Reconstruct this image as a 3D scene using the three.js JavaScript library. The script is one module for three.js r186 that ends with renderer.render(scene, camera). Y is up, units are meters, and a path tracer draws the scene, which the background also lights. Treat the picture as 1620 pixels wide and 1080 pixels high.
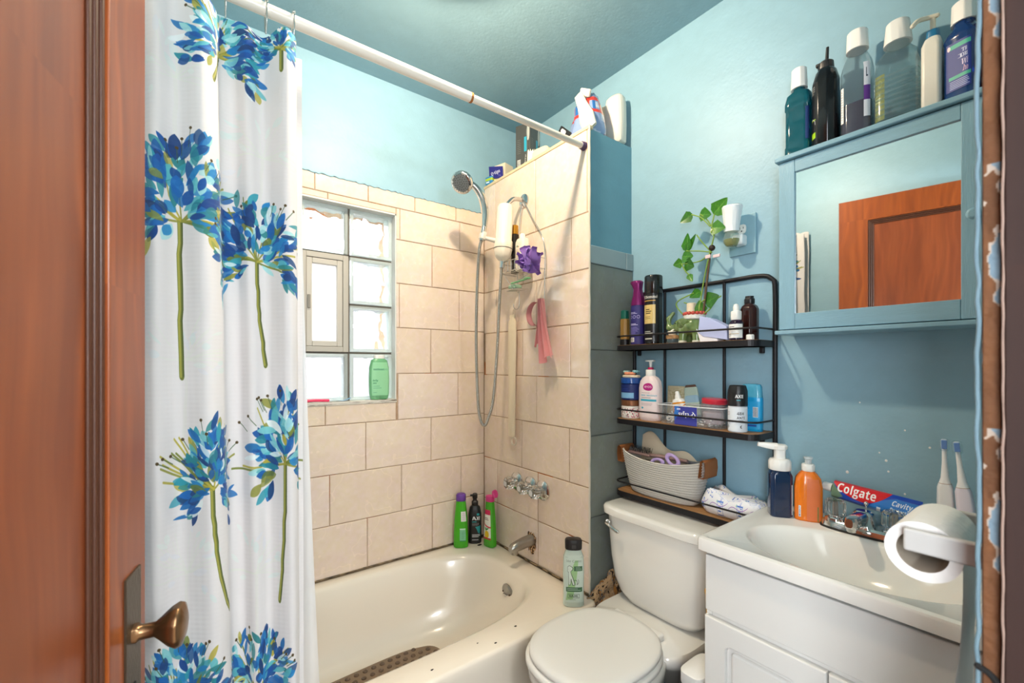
import * as THREE from 'three';
import { RoundedBoxGeometry } from 'three/addons/geometries/RoundedBoxGeometry.js';
import { RectAreaLightUniformsLib } from 'three/addons/lights/RectAreaLightUniformsLib.js';
import { mergeGeometries, toCreasedNormals } from 'three/addons/utils/BufferGeometryUtils.js';

// ---------------------------------------------------------------- camera, sky, exposure
const EYE = 1.31;                                     // eye height
const scene = new THREE.Scene();
const camera = new THREE.PerspectiveCamera(2 * Math.atan(577 / 688) * 180 / Math.PI, 1620 / 1154, 0.02, 60);
camera.setViewOffset(1620, 1154, 0, 0, 1620, 1080);   // lens shifted so that uprights stay upright
camera.position.set(0, EYE, 0);
camera.lookAt(0.599, EYE, -0.8007);
camera.focus = 1.7;
camera.userData.fStop = 5.6;
scene.background = new THREE.Color(1.0, 1.03, 1.08);  // bright overcast sky
scene.backgroundIntensity = 5.0;
const renderer = new THREE.WebGLRenderer();
renderer.toneMapping = THREE.LinearToneMapping;
renderer.toneMappingExposure = 1.33;
renderer.shadowMap.enabled = true;
RectAreaLightUniformsLib.init();
const LAMP_POWER = 3.1, HALL_FILL_POWER = 6, HALL_FILL_PANEL = 14;

// ---------------------------------------------------------------- room numbers (metres)
const XL = -0.27, XP = 1.306, XR = 1.58, ZW = -2.0, ZC = -1.224, ZD = -0.05, YC = 2.65;

// ---------------------------------------------------------------- helpers
let seed = 7;
const rnd = () => { seed = (seed * 1664525 + 1013904223) >>> 0; return seed / 4294967296; };
const rr = (a, b) => a + (b - a) * rnd();
const V = (x, y, z) => new THREE.Vector3(x, y, z);
const col = (c) => new THREE.Color(c);
const used = {};
const numbered = (n) => { used[n] = (used[n] ?? -1) + 1; return used[n] ? n + '_' + String(used[n]).padStart(3, '0') : n; };
const std = (color, roughness = 0.5, o = {}) => new THREE.MeshPhysicalMaterial({ color: typeof color === 'string' ? col(color) : color, roughness, ...o });
function mesh(name, g, m, parent = scene) {
  const o = new THREE.Mesh(g, m);
  o.name = parent === scene ? numbered(name) : name;
  o.castShadow = o.receiveShadow = true;
  parent.add(o);
  return o;
}
function tag(o, label, category, group) { o.userData.label = label; o.userData.category = category; if (group) o.userData.group = group; return o; }
function struct(o) { o.userData.kind = 'structure'; return o; }
function thing(name, label, category, p = [0, 0, 0], turn = 0, group) {
  const o = new THREE.Group(); o.name = numbered(name); scene.add(o);
  o.position.set(...p); o.rotation.y = turn;
  return tag(o, label, category, group);
}
const facing = (x, z) => Math.atan2(-x, -z);          // turn that points a thing's front at the doorway
function T(g, x = 0, y = 0, z = 0, rx = 0, ry = 0, rz = 0, s) {
  const m = new THREE.Matrix4().compose(V(x, y, z), new THREE.Quaternion().setFromEuler(new THREE.Euler(rx, ry, rz)), s ? V(...s) : V(1, 1, 1));
  return g.applyMatrix4(m);
}
function merge(list) {
  return mergeGeometries(list.map((g) => {
    const n = g.index ? g.toNonIndexed() : g;
    for (const k of Object.keys(n.attributes)) if (!['position', 'normal', 'uv'].includes(k)) n.deleteAttribute(k);
    n.morphAttributes = {};
    return n;
  }));
}
const smooth = (g, deg = 38) => toCreasedNormals(g, deg * Math.PI / 180);
const box = (w, h, d, x = 0, y = 0, z = 0) => T(new THREE.BoxGeometry(w, h, d), x, y, z);
const span = (x0, x1, y0, y1, z0, z1) => box(x1 - x0, y1 - y0, z1 - z0, (x0 + x1) / 2, (y0 + y1) / 2, (z0 + z1) / 2);
const rbox = (w, h, d, r = 0.004, x = 0, y = 0, z = 0, seg = 2) => T(new RoundedBoxGeometry(w, h, d, seg, Math.min(r, w / 2.01, h / 2.01, d / 2.01)), x, y, z);
const rspan = (x0, x1, y0, y1, z0, z1, r = 0.004) => rbox(x1 - x0, y1 - y0, z1 - z0, r, (x0 + x1) / 2, (y0 + y1) / 2, (z0 + z1) / 2);
const sp = (v, n) => Math.sign(v) * Math.pow(Math.abs(v), 2 / n);
// rings: [y, a, b, n = 2, cx = 0, cz = 0]; a ring is a super-ellipse of half widths a (x) and b (z)
function ringPoint(s, t) { return [(s[4] ?? 0) + s[1] * sp(Math.cos(t), s[3] ?? 2), s[0], (s[5] ?? 0) + s[2] * sp(Math.sin(t), s[3] ?? 2)]; }
function loft(rings, seg = 40, { cap0 = true, cap1 = true, crease = 38, wob } = {}) {
  const P = [], U = [], I = [], y0 = rings[0][0], y1 = rings[rings.length - 1][0];
  rings.forEach((s, j) => {
    for (let k = 0; k <= seg; k++) {
      const t = Math.PI / 2 + Math.PI - 2 * Math.PI * k / seg, p = ringPoint(s, k === seg ? Math.PI * 1.5 : t);
      if (wob) wob(p, k / seg, j);
      P.push(...p); U.push(k / seg, y1 === y0 ? 0 : (s[0] - y0) / (y1 - y0));
    }
  });
  const W = seg + 1;
  for (let j = 0; j < rings.length - 1; j++) for (let k = 0; k < seg; k++) { const a = j * W + k; I.push(a, a + W, a + 1, a + 1, a + W, a + W + 1); }
  const cap = (j, up) => {
    const s = rings[j], c = P.length / 3; let m = [0, 0, 0];
    for (let k = 0; k < seg; k++) for (let q = 0; q < 3; q++) m[q] += P[(j * W + k) * 3 + q] / seg;
    P.push(...m); U.push(0.5, up);
    for (let k = 0; k < seg; k++) { const a = j * W + k; up ? I.push(a + 1, a, c) : I.push(a, a + 1, c); }
  };
  if (cap0) cap(0, 0);
  if (cap1) cap(rings.length - 1, 1);
  const g = new THREE.BufferGeometry();
  g.setAttribute('position', new THREE.Float32BufferAttribute(P, 3)); g.setAttribute('uv', new THREE.Float32BufferAttribute(U, 2));
  // k runs so that faces point outwards when y grows with j
  for (let i = 0; i < I.length; i += 3) { const t = I[i + 1]; I[i + 1] = I[i + 2]; I[i + 2] = t; }
  g.setIndex(I);
  return smooth(g, crease);
}
const rev = (prof, seg = 32, o = {}) => loft(prof.map(([r, y]) => [y, r, r]), seg, o);
// a patch that follows the rings between y0 and y1, centred on the front (+z), half angle h, lifted by off
function patch(rings, y0, y1, h, off = 0.0006, turn = 0, nu = 16, nv = 10) {
  const at = (y) => { let j = 0; while (j < rings.length - 2 && rings[j + 1][0] < y) j++; const a = rings[j], b = rings[j + 1], f = (y - a[0]) / (b[0] - a[0] || 1); return [y, ...[1, 2, 3, 4, 5].map((k) => { const d = k === 3 ? 2 : 0; return (a[k] ?? d) + ((b[k] ?? d) - (a[k] ?? d)) * f; })]; };
  const P = [], U = [], I = [];
  for (let j = 0; j <= nv; j++) for (let i = 0; i <= nu; i++) {
    const s = at(y0 + (y1 - y0) * j / nv), t = Math.PI / 2 + turn + h - 2 * h * i / nu, s2 = [...s]; s2[1] += off; s2[2] += off;
    P.push(...ringPoint(s2, t)); U.push(i / nu, j / nv);
  }
  for (let j = 0; j < nv; j++) for (let i = 0; i < nu; i++) { const a = j * (nu + 1) + i; I.push(a, a + 1, a + nu + 1, a + 1, a + nu + 2, a + nu + 1); }
  const g = new THREE.BufferGeometry();
  g.setAttribute('position', new THREE.Float32BufferAttribute(P, 3)); g.setAttribute('uv', new THREE.Float32BufferAttribute(U, 2)); g.setIndex(I); g.computeVertexNormals();
  return g;
}
function tube(pts, r, seg = 8, n, closed = false) {
  const c = new THREE.CatmullRomCurve3(pts.map((p) => Array.isArray(p) ? V(...p) : p), closed, 'catmullrom', 0.5);
  const g = new THREE.TubeGeometry(c, n ?? Math.max(8, pts.length * 8), r, seg, closed);
  if (closed) return g.toNonIndexed();
  const e = [0, 1].map((t) => { const p = c.getPoint(t); return T(new THREE.SphereGeometry(r, seg, 4), p.x, p.y, p.z); });
  return merge([g, ...e]);
}
function rod(a, b, r, r2 = r, seg = 12) {
  const A = V(...a), B = V(...b), d = B.clone().sub(A), g = new THREE.CylinderGeometry(r2, r, d.length(), seg);
  g.applyQuaternion(new THREE.Quaternion().setFromUnitVectors(V(0, 1, 0), d.clone().normalize()));
  return T(g, (A.x + B.x) / 2, (A.y + B.y) / 2, (A.z + B.z) / 2);
}
function grid(nu, nv, f) {                             // f(u, v) -> [x, y, z]
  const P = [], U = [], I = [];
  for (let j = 0; j <= nv; j++) for (let i = 0; i <= nu; i++) { P.push(...f(i / nu, j / nv)); U.push(i / nu, j / nv); }
  for (let j = 0; j < nv; j++) for (let i = 0; i < nu; i++) { const a = j * (nu + 1) + i; I.push(a, a + 1, a + nu + 1, a + 1, a + nu + 2, a + nu + 1); }
  const g = new THREE.BufferGeometry();
  g.setAttribute('position', new THREE.Float32BufferAttribute(P, 3)); g.setAttribute('uv', new THREE.Float32BufferAttribute(U, 2)); g.setIndex(I); g.computeVertexNormals();
  return g;
}
function extrude(pts, depth, bevel = 0, holes = []) {
  const s = new THREE.Shape(pts.map(([x, y]) => new THREE.Vector2(x, y)));
  for (const h of holes) s.holes.push(new THREE.Path(h.map(([x, y]) => new THREE.Vector2(x, y))));
  return new THREE.ExtrudeGeometry(s, { depth, bevelEnabled: bevel > 0, bevelThickness: bevel, bevelSize: bevel, bevelOffset: -bevel, bevelSegments: 2, curveSegments: 8 });
}
// ---- noise and textures
const hash = (x, y, s) => { let h = (x * 374761393 + y * 668265263 + s * 974711) | 0; h = Math.imul(h ^ (h >>> 13), 1274126177); return ((h ^ (h >>> 16)) >>> 0) / 4294967296; };
function vnoise(x, y, per, s = 0) {
  const xi = Math.floor(x), yi = Math.floor(y), fx = x - xi, fy = y - yi, w = (v) => ((v % per) + per) % per, u = fx * fx * (3 - 2 * fx), v = fy * fy * (3 - 2 * fy);
  const a = hash(w(xi), w(yi), s), b = hash(w(xi + 1), w(yi), s), c = hash(w(xi), w(yi + 1), s), d = hash(w(xi + 1), w(yi + 1), s);
  return a + (b - a) * u + (c - a) * v + (a - b - c + d) * u * v;
}
const fbm = (x, y, per, oct = 4, s = 0) => { let t = 0, a = 0.5, n = 0; for (let i = 0; i < oct; i++) { t += a * vnoise(x, y, per, s + i); n += a; x *= 2; y *= 2; per *= 2; a *= 0.5; } return t / n; };
function tex(size, f, srgb = true, sizeY = size) {     // f(u, v) -> [r, g, b] 0..1
  const d = new Uint8Array(size * sizeY * 4);
  for (let j = 0; j < sizeY; j++) for (let i = 0; i < size; i++) { const c = f((i + 0.5) / size, (j + 0.5) / sizeY), k = (j * size + i) * 4; for (let q = 0; q < 3; q++) d[k + q] = Math.max(0, Math.min(255, c[q] * 255)); d[k + 3] = 255; }
  const t = new THREE.DataTexture(d, size, sizeY); t.wrapS = t.wrapT = THREE.RepeatWrapping; t.magFilter = THREE.LinearFilter; t.colorSpace = srgb ? THREE.SRGBColorSpace : THREE.NoColorSpace; t.needsUpdate = true;
  return t;
}
const rep = (t, x, y = x) => { const c = t.clone(); c.repeat.set(x, y); c.needsUpdate = true; return c; };
function print(w, h, draw) {                            // flat print on a label, a carton or cloth
  const c = document.createElement('canvas'); c.width = w; c.height = h;
  const x = c.getContext('2d'); draw(x, w, h);
  const t = new THREE.CanvasTexture(c); t.colorSpace = THREE.SRGBColorSpace; t.magFilter = THREE.LinearFilter;
  return t;
}
const txt = (x, s, px, py, size, color = '#fff', font = 'sans-serif', w = 'bold', align = 'center') => { x.fillStyle = color; x.font = `${w} ${size}px ${font}`; x.textAlign = align; x.textBaseline = 'middle'; x.fillText(s, px, py); };
const lines = (x, px, py, w, n, gap, color, h = 3) => { x.fillStyle = color; for (let i = 0; i < n; i++) x.fillRect(px, py + i * gap, w * (0.65 + 0.35 * hash(i, n, px | 0)), h); };
const bars = (x, px, py, w, h, color = '#222') => { x.fillStyle = '#f4f4f0'; x.fillRect(px - 4, py - 4, w + 8, h + 8); x.fillStyle = color; for (let i = 0; i < w; i += 5) x.fillRect(px + i, py, 1 + 3 * hash(i, 3, 5), h); };
function uvScale(g, s) { const p = g.attributes.position, n = g.attributes.normal, u = new Float32Array(p.count * 2); for (let i = 0; i < p.count; i++) { const ax = Math.abs(n.getX(i)), ay = Math.abs(n.getY(i)), az = Math.abs(n.getZ(i)); const q = ax > ay && ax > az ? [p.getZ(i), p.getY(i)] : ay > az ? [p.getX(i), p.getZ(i)] : [p.getX(i), p.getY(i)]; u[i * 2] = q[0] / s; u[i * 2 + 1] = q[1] / s; } g.setAttribute('uv', new THREE.BufferAttribute(u, 2)); return g; }

const peel = tex(256, (u, v) => { const n = fbm(u * 30, v * 30, 30, 2, 1); return [n, n, n]; }, false);
const fine = tex(256, (u, v) => { const n = fbm(u * 40, v * 40, 40, 3, 4); return [n, n, n]; }, false);
const paintTone = tex(256, (u, v) => { const n = 0.95 + 0.05 * (fbm(u * 6, v * 6, 6, 5, 21) - 0.5); return [n, n, n]; }, true);
const paint = (c, rough = 0.46) => std(c, rough, { bumpMap: peel, bumpScale: 0.00035, map: paintTone });
const M = {
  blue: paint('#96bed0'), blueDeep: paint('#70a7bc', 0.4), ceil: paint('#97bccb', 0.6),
  white: std('#efeeea', 0.3), porcelain: std('#eceae4', 0.12, { clearcoat: 0.6, clearcoatRoughness: 0.05 }), plastic: std('#f1f0ec', 0.35),
  chrome: std('#d4d4d2', 0.12, { metalness: 1 }), steel: std('#a9a6a0', 0.28, { metalness: 1 }), black: std('#17161a', 0.4), blackMetal: std('#201e22', 0.45, { metalness: 0.3 }),
  glass: std('#ffffff', 0.03, { transmission: 1, ior: 1.5 }), crystal: std('#ffffff', 0.04, { transmission: 1, thickness: 0.03, ior: 1.49 }),
};
// [x, y of the bloom, radius, stem length, lean of the stem, pale]
const FLOWERS = [[0.0, 1.36, 0.13, 0.3, -0.02, true], [0.15, 1.87, 0.15, 0.3, -0.04, true], [0.0, 0.9, 0.12, 0.3, 0, true], [0.13, 0.86, 0.12, 0.3, 0, true], [-0.02, 1.98, 0.12, 0.3, 0, true],
  [-0.012, 1.685, 0.2, 0.34, 0.004], [0.137, 1.61, 0.165, 0.25, 0.018], [0.046, 1.085, 0.15, 0.27, 0.03, false, 0.62], [0.19, 1.125, 0.175, 0.32, -0.012, false, 0.62], [0.06, 2.09, 0.15, 0.08, -0.01], [-0.006, 0.63, 0.15, 0.3, 0], [0.13, 0.6, 0.14, 0.3, 0], [0.19, 2.13, 0.1, 0.05, 0], [-0.16, 1.5, 0.17, 0.3, 0], [-0.18, 0.95, 0.17, 0.3, 0], [-0.2, 1.95, 0.15, 0.3, 0]];
// ---------------------------------------------------------------- lamps
{
  const lamp = thing('ceiling_lamp', 'round metal ceiling lamp with a frosted bowl over the tub edge', 'lamp', [0.66, YC, -1.14]);
  mesh('canopy', rev([[0.16, -0.05], [0.163, -0.046], [0.15, -0.03], [0.07, -0.012], [0.06, -0.001]], 40), M.white, lamp);
  mesh('globe_shade', rev([[0.001, -0.125], [0.05, -0.12], [0.09, -0.1], [0.105, -0.075], [0.1, -0.052]], 32, { crease: 80 }), std('#fff3dd', 0.6, { emissive: col('#ffd9a0'), emissiveIntensity: 3 }), lamp);
  const l = new THREE.PointLight(new THREE.Color(1, 0.82, 0.6), LAMP_POWER); l.position.set(0, -0.085, 0); l.shadow.radius = 1.6; l.castShadow = true; l.name = 'ceiling_lamp_bulb'; lamp.add(l);
}
{
  const lamp = thing('hall_fill_lamp', 'added fill lamp, unseen in the hallway behind the doorway', 'lamp', [0.28, 2.02, 1.2]);  // unseen fill light, added to brighten the room through the doorway
  mesh('cord', rod([0, 0, 0], [0, 0.43, 0], 0.004), M.white, lamp);
  mesh('globe_shade', rev([[0.001, -0.26], [0.08, -0.24], [0.13, -0.17], [0.13, -0.09], [0.08, -0.02], [0.001, 0]], 32, { crease: 80 }), std('#ffffff', 0.6, { emissive: col('#fff6ec'), emissiveIntensity: 3 }), lamp);
  const l = new THREE.PointLight(new THREE.Color(0.93, 0.97, 1), HALL_FILL_POWER); l.position.set(0, -0.13, 0); l.shadow.radius = 7; l.castShadow = true; l.name = 'hall_fill_bulb'; lamp.add(l);
}
// ---------------------------------------------------------------- walls, floor, ceiling
const WX0 = 0.179, WX1 = 0.804, WY0 = 1.143, WY1 = 2.032;   // window opening
const rect = (x0, y0, x1, y1) => [[x0, y0], [x1, y0], [x1, y1], [x0, y1]];
const grout = std('#e0ccb4', 0.9, { map: tex(256, (u, v) => { const n = fbm(u * 14, v * 14, 14, 4, 33), r = fbm(u * 5, v * 5, 5, 3, 70); const k = r > 0.63 ? 1 : 0; return [0.93 - 0.25 * n, 0.9 - 0.3 * n - 0.2 * k, 0.85 - 0.3 * n - 0.35 * k]; }) });
const wallBack = struct(mesh('wall_back', uvScale(T(extrude(rect(XL - 0.1, 0, XR + 0.15, 2.13), 0.2, 0, [rect(WX0, WY0, WX1, WY1)]), 0, 0, ZW - 0.206), 0.5), grout));
mesh('plaster', uvScale(span(XL - 0.1, XR + 0.15, 2.13, YC + 0.1, ZW - 0.206, ZW - 0.004), 0.25), M.blue, wallBack);
const wallRight = struct(mesh('wall_right', uvScale(span(XR, XR + 0.12, 0, YC + 0.1, ZW - 0.15, 0.07), 0.25), M.blue));
for (const [y, z, r] of [[1.04, -0.35, 0.003], [1.01, -0.345, 0.0025], [0.99, -0.44, 0.004], [1.06, -0.365, 0.002], [0.955, -0.31, 0.0025], [1.13, -0.31, 0.002], [1.2, -0.41, 0.002], [1.09, -0.26, 0.0025]]) mesh('toothpaste_spot', T(new THREE.SphereGeometry(r, 8, 6), XR, y, z, 0, 0, 0, [0.25, 1.2, 1]), M.white, wallRight);
struct(mesh('wall_left', uvScale(span(XL - 0.12, XL, 0, YC + 0.1, ZW - 0.15, 0.07), 0.25), M.blue));
struct(mesh('ceiling', uvScale(span(XL - 0.12, XR + 0.12, YC, YC + 0.1, ZW - 0.15, 0.07), 0.25), M.ceil));
const floorMat = std('#55504c', 0.5, { map: tex(256, (u, v) => { const n = 0.75 + 0.4 * (fbm(u * 8, v * 8, 8, 4, 3) - 0.5); return [n, n, n]; }) });
struct(mesh('floor', uvScale(span(XL - 0.12, XR + 0.12, -0.1, 0, ZW - 0.15, 0.07), 0.4), floorMat));
// wall with the doorway in which the camera stands
struct(mesh('wall_front', uvScale(merge([span(0.63, XR, 0, YC, ZD, 0.07), span(XL - 0.12, XR, 2.27, YC, ZD, 0.07)]), 0.25), M.blue));
// hallway behind the camera
const hallPaint = std('#dcdcda', 0.8);
struct(mesh('floor_hall', span(-1.5, 2.2, -0.1, 0, 0.07, 2.4), std('#9a8a78', 0.6)));
struct(mesh('ceiling_hall', span(-1.5, 2.2, 2.45, 2.6, 0.07, 2.4), hallPaint));
struct(mesh('wall_hall_back', span(-1.5, 2.2, 0, 2.6, 2.4, 2.5), hallPaint));
struct(mesh('wall_hall_left', span(-1.6, -1.5, 0, 2.6, 0.07, 2.5), hallPaint));
{ // unseen glowing pane and area light, added as fill for the vanity side
  const w = struct(new THREE.Group()); w.name = 'added_window_2'; scene.add(w);
  mesh('pane', span(-1.498, -1.49, 0.95, 2.2, 0.2, 1.3), std('#ffffff', 0.6, { emissive: col('#eaf4ff'), emissiveIntensity: 3 }), w);
  mesh('frame', merge([span(-1.5, -1.47, 2.2, 2.27, 0.13, 1.37), span(-1.5, -1.45, 0.88, 0.95, 0.13, 1.37), span(-1.5, -1.47, 0.95, 2.2, 0.13, 0.2), span(-1.5, -1.47, 0.95, 2.2, 1.3, 1.37)]), M.white, w);
  const l = new THREE.RectAreaLight(new THREE.Color(0.88, 0.95, 1), HALL_FILL_PANEL, 1.1, 1.25); l.position.set(-1.48, 1.575, 0.75); l.lookAt(1, 1.575, 0.75); l.name = 'hall_fill_panel'; scene.add(l);
}
struct(mesh('wall_hall_right', span(2.2, 2.3, 0, 2.6, 0.07, 2.5), hallPaint));
struct(mesh('wall_hall_front', merge([span(0.63, 2.2, 0, 2.6, 0.07, 0.1), span(-1.5, -0.26, 0, 2.6, 0.07, 0.1), span(-0.26, 0.63, 2.27, 2.6, 0.07, 0.1)]), hallPaint));

// ---------------------------------------------------------------- tiles
const tileMaps = [0, 1].map((k) => tex(256, (u, v) => {
  const a = fbm(u * 5, v * 5, 5, 5, 40 + k), b = fbm(u * 18, v * 18, 18, 3, 50 + k), w = Math.abs(fbm(u * 3, v * 3, 3, 4, 60 + k) - 0.5);
  const l = 0.955 + 0.04 * (a - 0.5) + 0.025 * (b - 0.5) + (w < 0.012 ? 0.03 : 0);
  return [l, l * (0.985 + 0.03 * (a - 0.5)), l * (0.96 + 0.07 * (b - 0.5))];
}));
const tileBump = tex(128, (u, v) => { const n = fbm(u * 4, v * 4, 4, 3, 5); return [n, n, n]; }, false);
const tileMats = ['#f4e4d7', '#f2e1d3', '#f5e6dc', '#f0dfd0'].map((c, i) => std(c, 0.1, { map: rep(tileMaps[i % 2], 3.1), bumpMap: tileBump, bumpScale: 0.0012 }));
const greyTile = ['#8b9492', '#868f8e', '#909996'].map((c, i) => std(c, 0.55, { map: rep(tileMaps[i % 2], 3.1), bumpMap: fine, bumpScale: 0.001 }));
const tileGeos = new Map();
function tileGeo(w, h, d = 0.008, c = 0.0025) {            // a tile lying in x-y, front at z = 0, with eased edges
  const key = [w, h, d].map((x) => x.toFixed(4)).join();
  if (!tileGeos.has(key)) {
    const P = [], ring = (i, z) => [[i, i, z], [w - i, i, z], [w - i, h - i, z], [i, h - i, z]], a = ring(0, -d), b = ring(0, -c), e = ring(c, 0);
    const quad = (p, q, r, s) => P.push(...p, ...q, ...r, ...p, ...r, ...s);
    for (let k = 0; k < 4; k++) { const n = (k + 1) % 4; quad(a[k], a[n], b[n], b[k]); quad(b[k], b[n], e[n], e[k]); }
    quad(e[0], e[1], e[2], e[3]); quad(a[3], a[2], a[1], a[0]);
    const g = new THREE.BufferGeometry(); g.setAttribute('position', new THREE.Float32BufferAttribute(P, 3)); g.computeVertexNormals(); uvScale(g, 1);
    tileGeos.set(key, g);
  }
  return tileGeos.get(key);
}
function layTile(parent, x0, y0, x1, y1, place, mats, gap = 0.0014) {
  if (x1 - x0 < 0.012 || y1 - y0 < 0.012) return;
  const o = mesh('tile', tileGeo(+(x1 - x0 - 2 * gap).toFixed(3), +(y1 - y0 - 2 * gap).toFixed(3)), mats[Math.floor(rnd() * mats.length)], parent);
  place(o, x0 + gap, y0 + gap, rr(-0.0007, 0.0007));
  return o;
}
const row = (a, b, j0, pitch) => { const c = [a]; for (let x = j0 - Math.ceil((j0 - a) / pitch) * pitch; x < b - 0.004; x += pitch) if (x > a + 0.004) c.push(x); c.push(b); return c; };
{
  const rows = [0.375, 0.605, 0.827, 1.046, 1.268, 1.489, 1.702, 1.912, 2.062, 2.138], j0 = [0.666, 0.831, 0.988, 0.813, 0.986, 1.15, 0.993, 1.153, 0.90], pitch = [0.329, 0.33, 0.329, 0.33, 0.329, 0.33, 0.329, 0.33, 0.23];
  const put = (o, x, y, dz) => { o.position.set(x, y, ZW + dz); };
  for (let r = 0; r < 9; r++) {
    const c = row(XL, XP, j0[r], pitch[r]);
    for (let k = 0; k + 1 < c.length; k++) {
      const [x0, x1, y0, y1] = [c[k], c[k + 1], rows[r], rows[r + 1]];
      if (x1 <= WX0 || x0 >= WX1 || y1 <= WY0 || y0 >= WY1) { layTile(wallBack, x0, y0, x1, y1, put, tileMats); continue; }
      layTile(wallBack, x0, y0, Math.min(x1, WX0), y1, put, tileMats); layTile(wallBack, Math.max(x0, WX1), y0, x1, y1, put, tileMats);
      const a = Math.max(x0, WX0), b = Math.min(x1, WX1);
      layTile(wallBack, a, y0, b, Math.min(y1, WY0), put, tileMats); layTile(wallBack, a, Math.max(y0, WY1), b, y1, put, tileMats);
    }
  }
}
// boxed-in wall of the shower pipes
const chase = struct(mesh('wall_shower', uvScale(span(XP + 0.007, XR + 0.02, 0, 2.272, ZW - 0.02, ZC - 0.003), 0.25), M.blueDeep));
{
  const rows = [0.375, 0.585, 0.81, 1.04, 1.257, 1.48, 1.702, 1.932, 2.278], j0 = [1.546, 1.546, 1.339, 1.556, 1.332, 1.556, 1.327, 1.565];
  mesh('grout_bed', uvScale(span(XP + 0.002, XP + 0.008, 0, 2.272, ZW, ZC - 0.002), 0.5), grout, chase);
  const put = (o, x, y, d) => { o.rotation.y = -Math.PI / 2; o.position.set(XP + d, y, x); };   // faces -x; local x runs along +z
  for (let r = 0; r < 8; r++) {
    const c = row(ZW, ZC, -j0[r], 0.329);
    for (let k = 0; k + 1 < c.length; k++) layTile(chase, c[k], rows[r], c[k + 1], rows[r + 1], put, tileMats);
  }
  mesh('grout_bed', span(XP + 0.002, XR, 0, 1.79, ZC - 0.006, ZC), std('#6d7373', 0.9), chase);
  const side = [[0.0, 0.345], [0.345, 0.69], [0.69, 1.021], [1.021, 1.371], [1.371, 1.722]], ps = (o, x, y, d) => o.position.set(x, y, ZC + 0.006 + d);
  for (const [a, b] of side) layTile(chase, XP - 0.001, a, XR, b, ps, greyTile, 0.0016);
  layTile(chase, XP - 0.001, 1.722, 1.53, 1.797, (o, x, y, d) => o.position.set(x, y, ZC + 0.008 + d), [std('#a3b8bf', 0.5, { map: paintTone })], 0.0012);
  layTile(chase, 1.53, 1.722, XR, 1.797, (o, x, y, d) => o.position.set(x, y, ZC + 0.008 + d), [std('#a0b5bc', 0.5, { map: paintTone })], 0.0012);
  // uneven bead of filler along the outer corner, and the ledge at the top
  const bead = []; for (let k = 0; k <= 60; k++) bead.push([XP - 0.001 + rr(-0.0008, 0.0008), 0.36 + k * (2.275 - 0.36) / 60, ZC + 0.0035 + rr(-0.0012, 0.0012)]);
  mesh('filler_bead', tube(bead, 0.0045, 6, 120), std('#d8cfc0', 0.8), chase);
  mesh('ledge_edge', rspan(XP - 0.004, XP + 0.02, 2.268, 2.283, ZW, ZC + 0.004, 0.003), std('#e2cba4', 0.6), chase);
}
// caulk with mould along the tub
const mould = std('#ffffff', 0.8, { map: tex(256, (u, v) => { const n = fbm(u * 12, v * 12, 12, 4, 91); return n > 0.5 ? [0.12, 0.11, 0.09] : n > 0.45 ? [0.45, 0.36, 0.24] : [0.72, 0.62, 0.48]; }) });
mesh('caulk_line', uvScale(merge([tube([[XL, 0.381, ZW + 0.004], [0.5, 0.381, ZW + 0.004], [XP - 0.003, 0.381, ZW + 0.004]], 0.004, 6, 40), tube([[XP - 0.004, 0.381, ZW + 0.003], [XP - 0.004, 0.381, -1.6], [XP - 0.004, 0.381, ZC]], 0.0045, 6, 40)]), 0.3), mould, wallBack);

// ragged edge of the wall paint above the tiles, and dried toothpaste spots on the wall behind the basin
{
  const e = []; for (let k = 0; k <= 150; k++) e.push([XL + k * (XP - XL) / 150, 2.137 + rr(-0.0035, 0.004), ZW + 0.0005]);
  mesh('paint_edge', tube(e, 0.0032, 6, 300), M.blue, wallBack);
}
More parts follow.
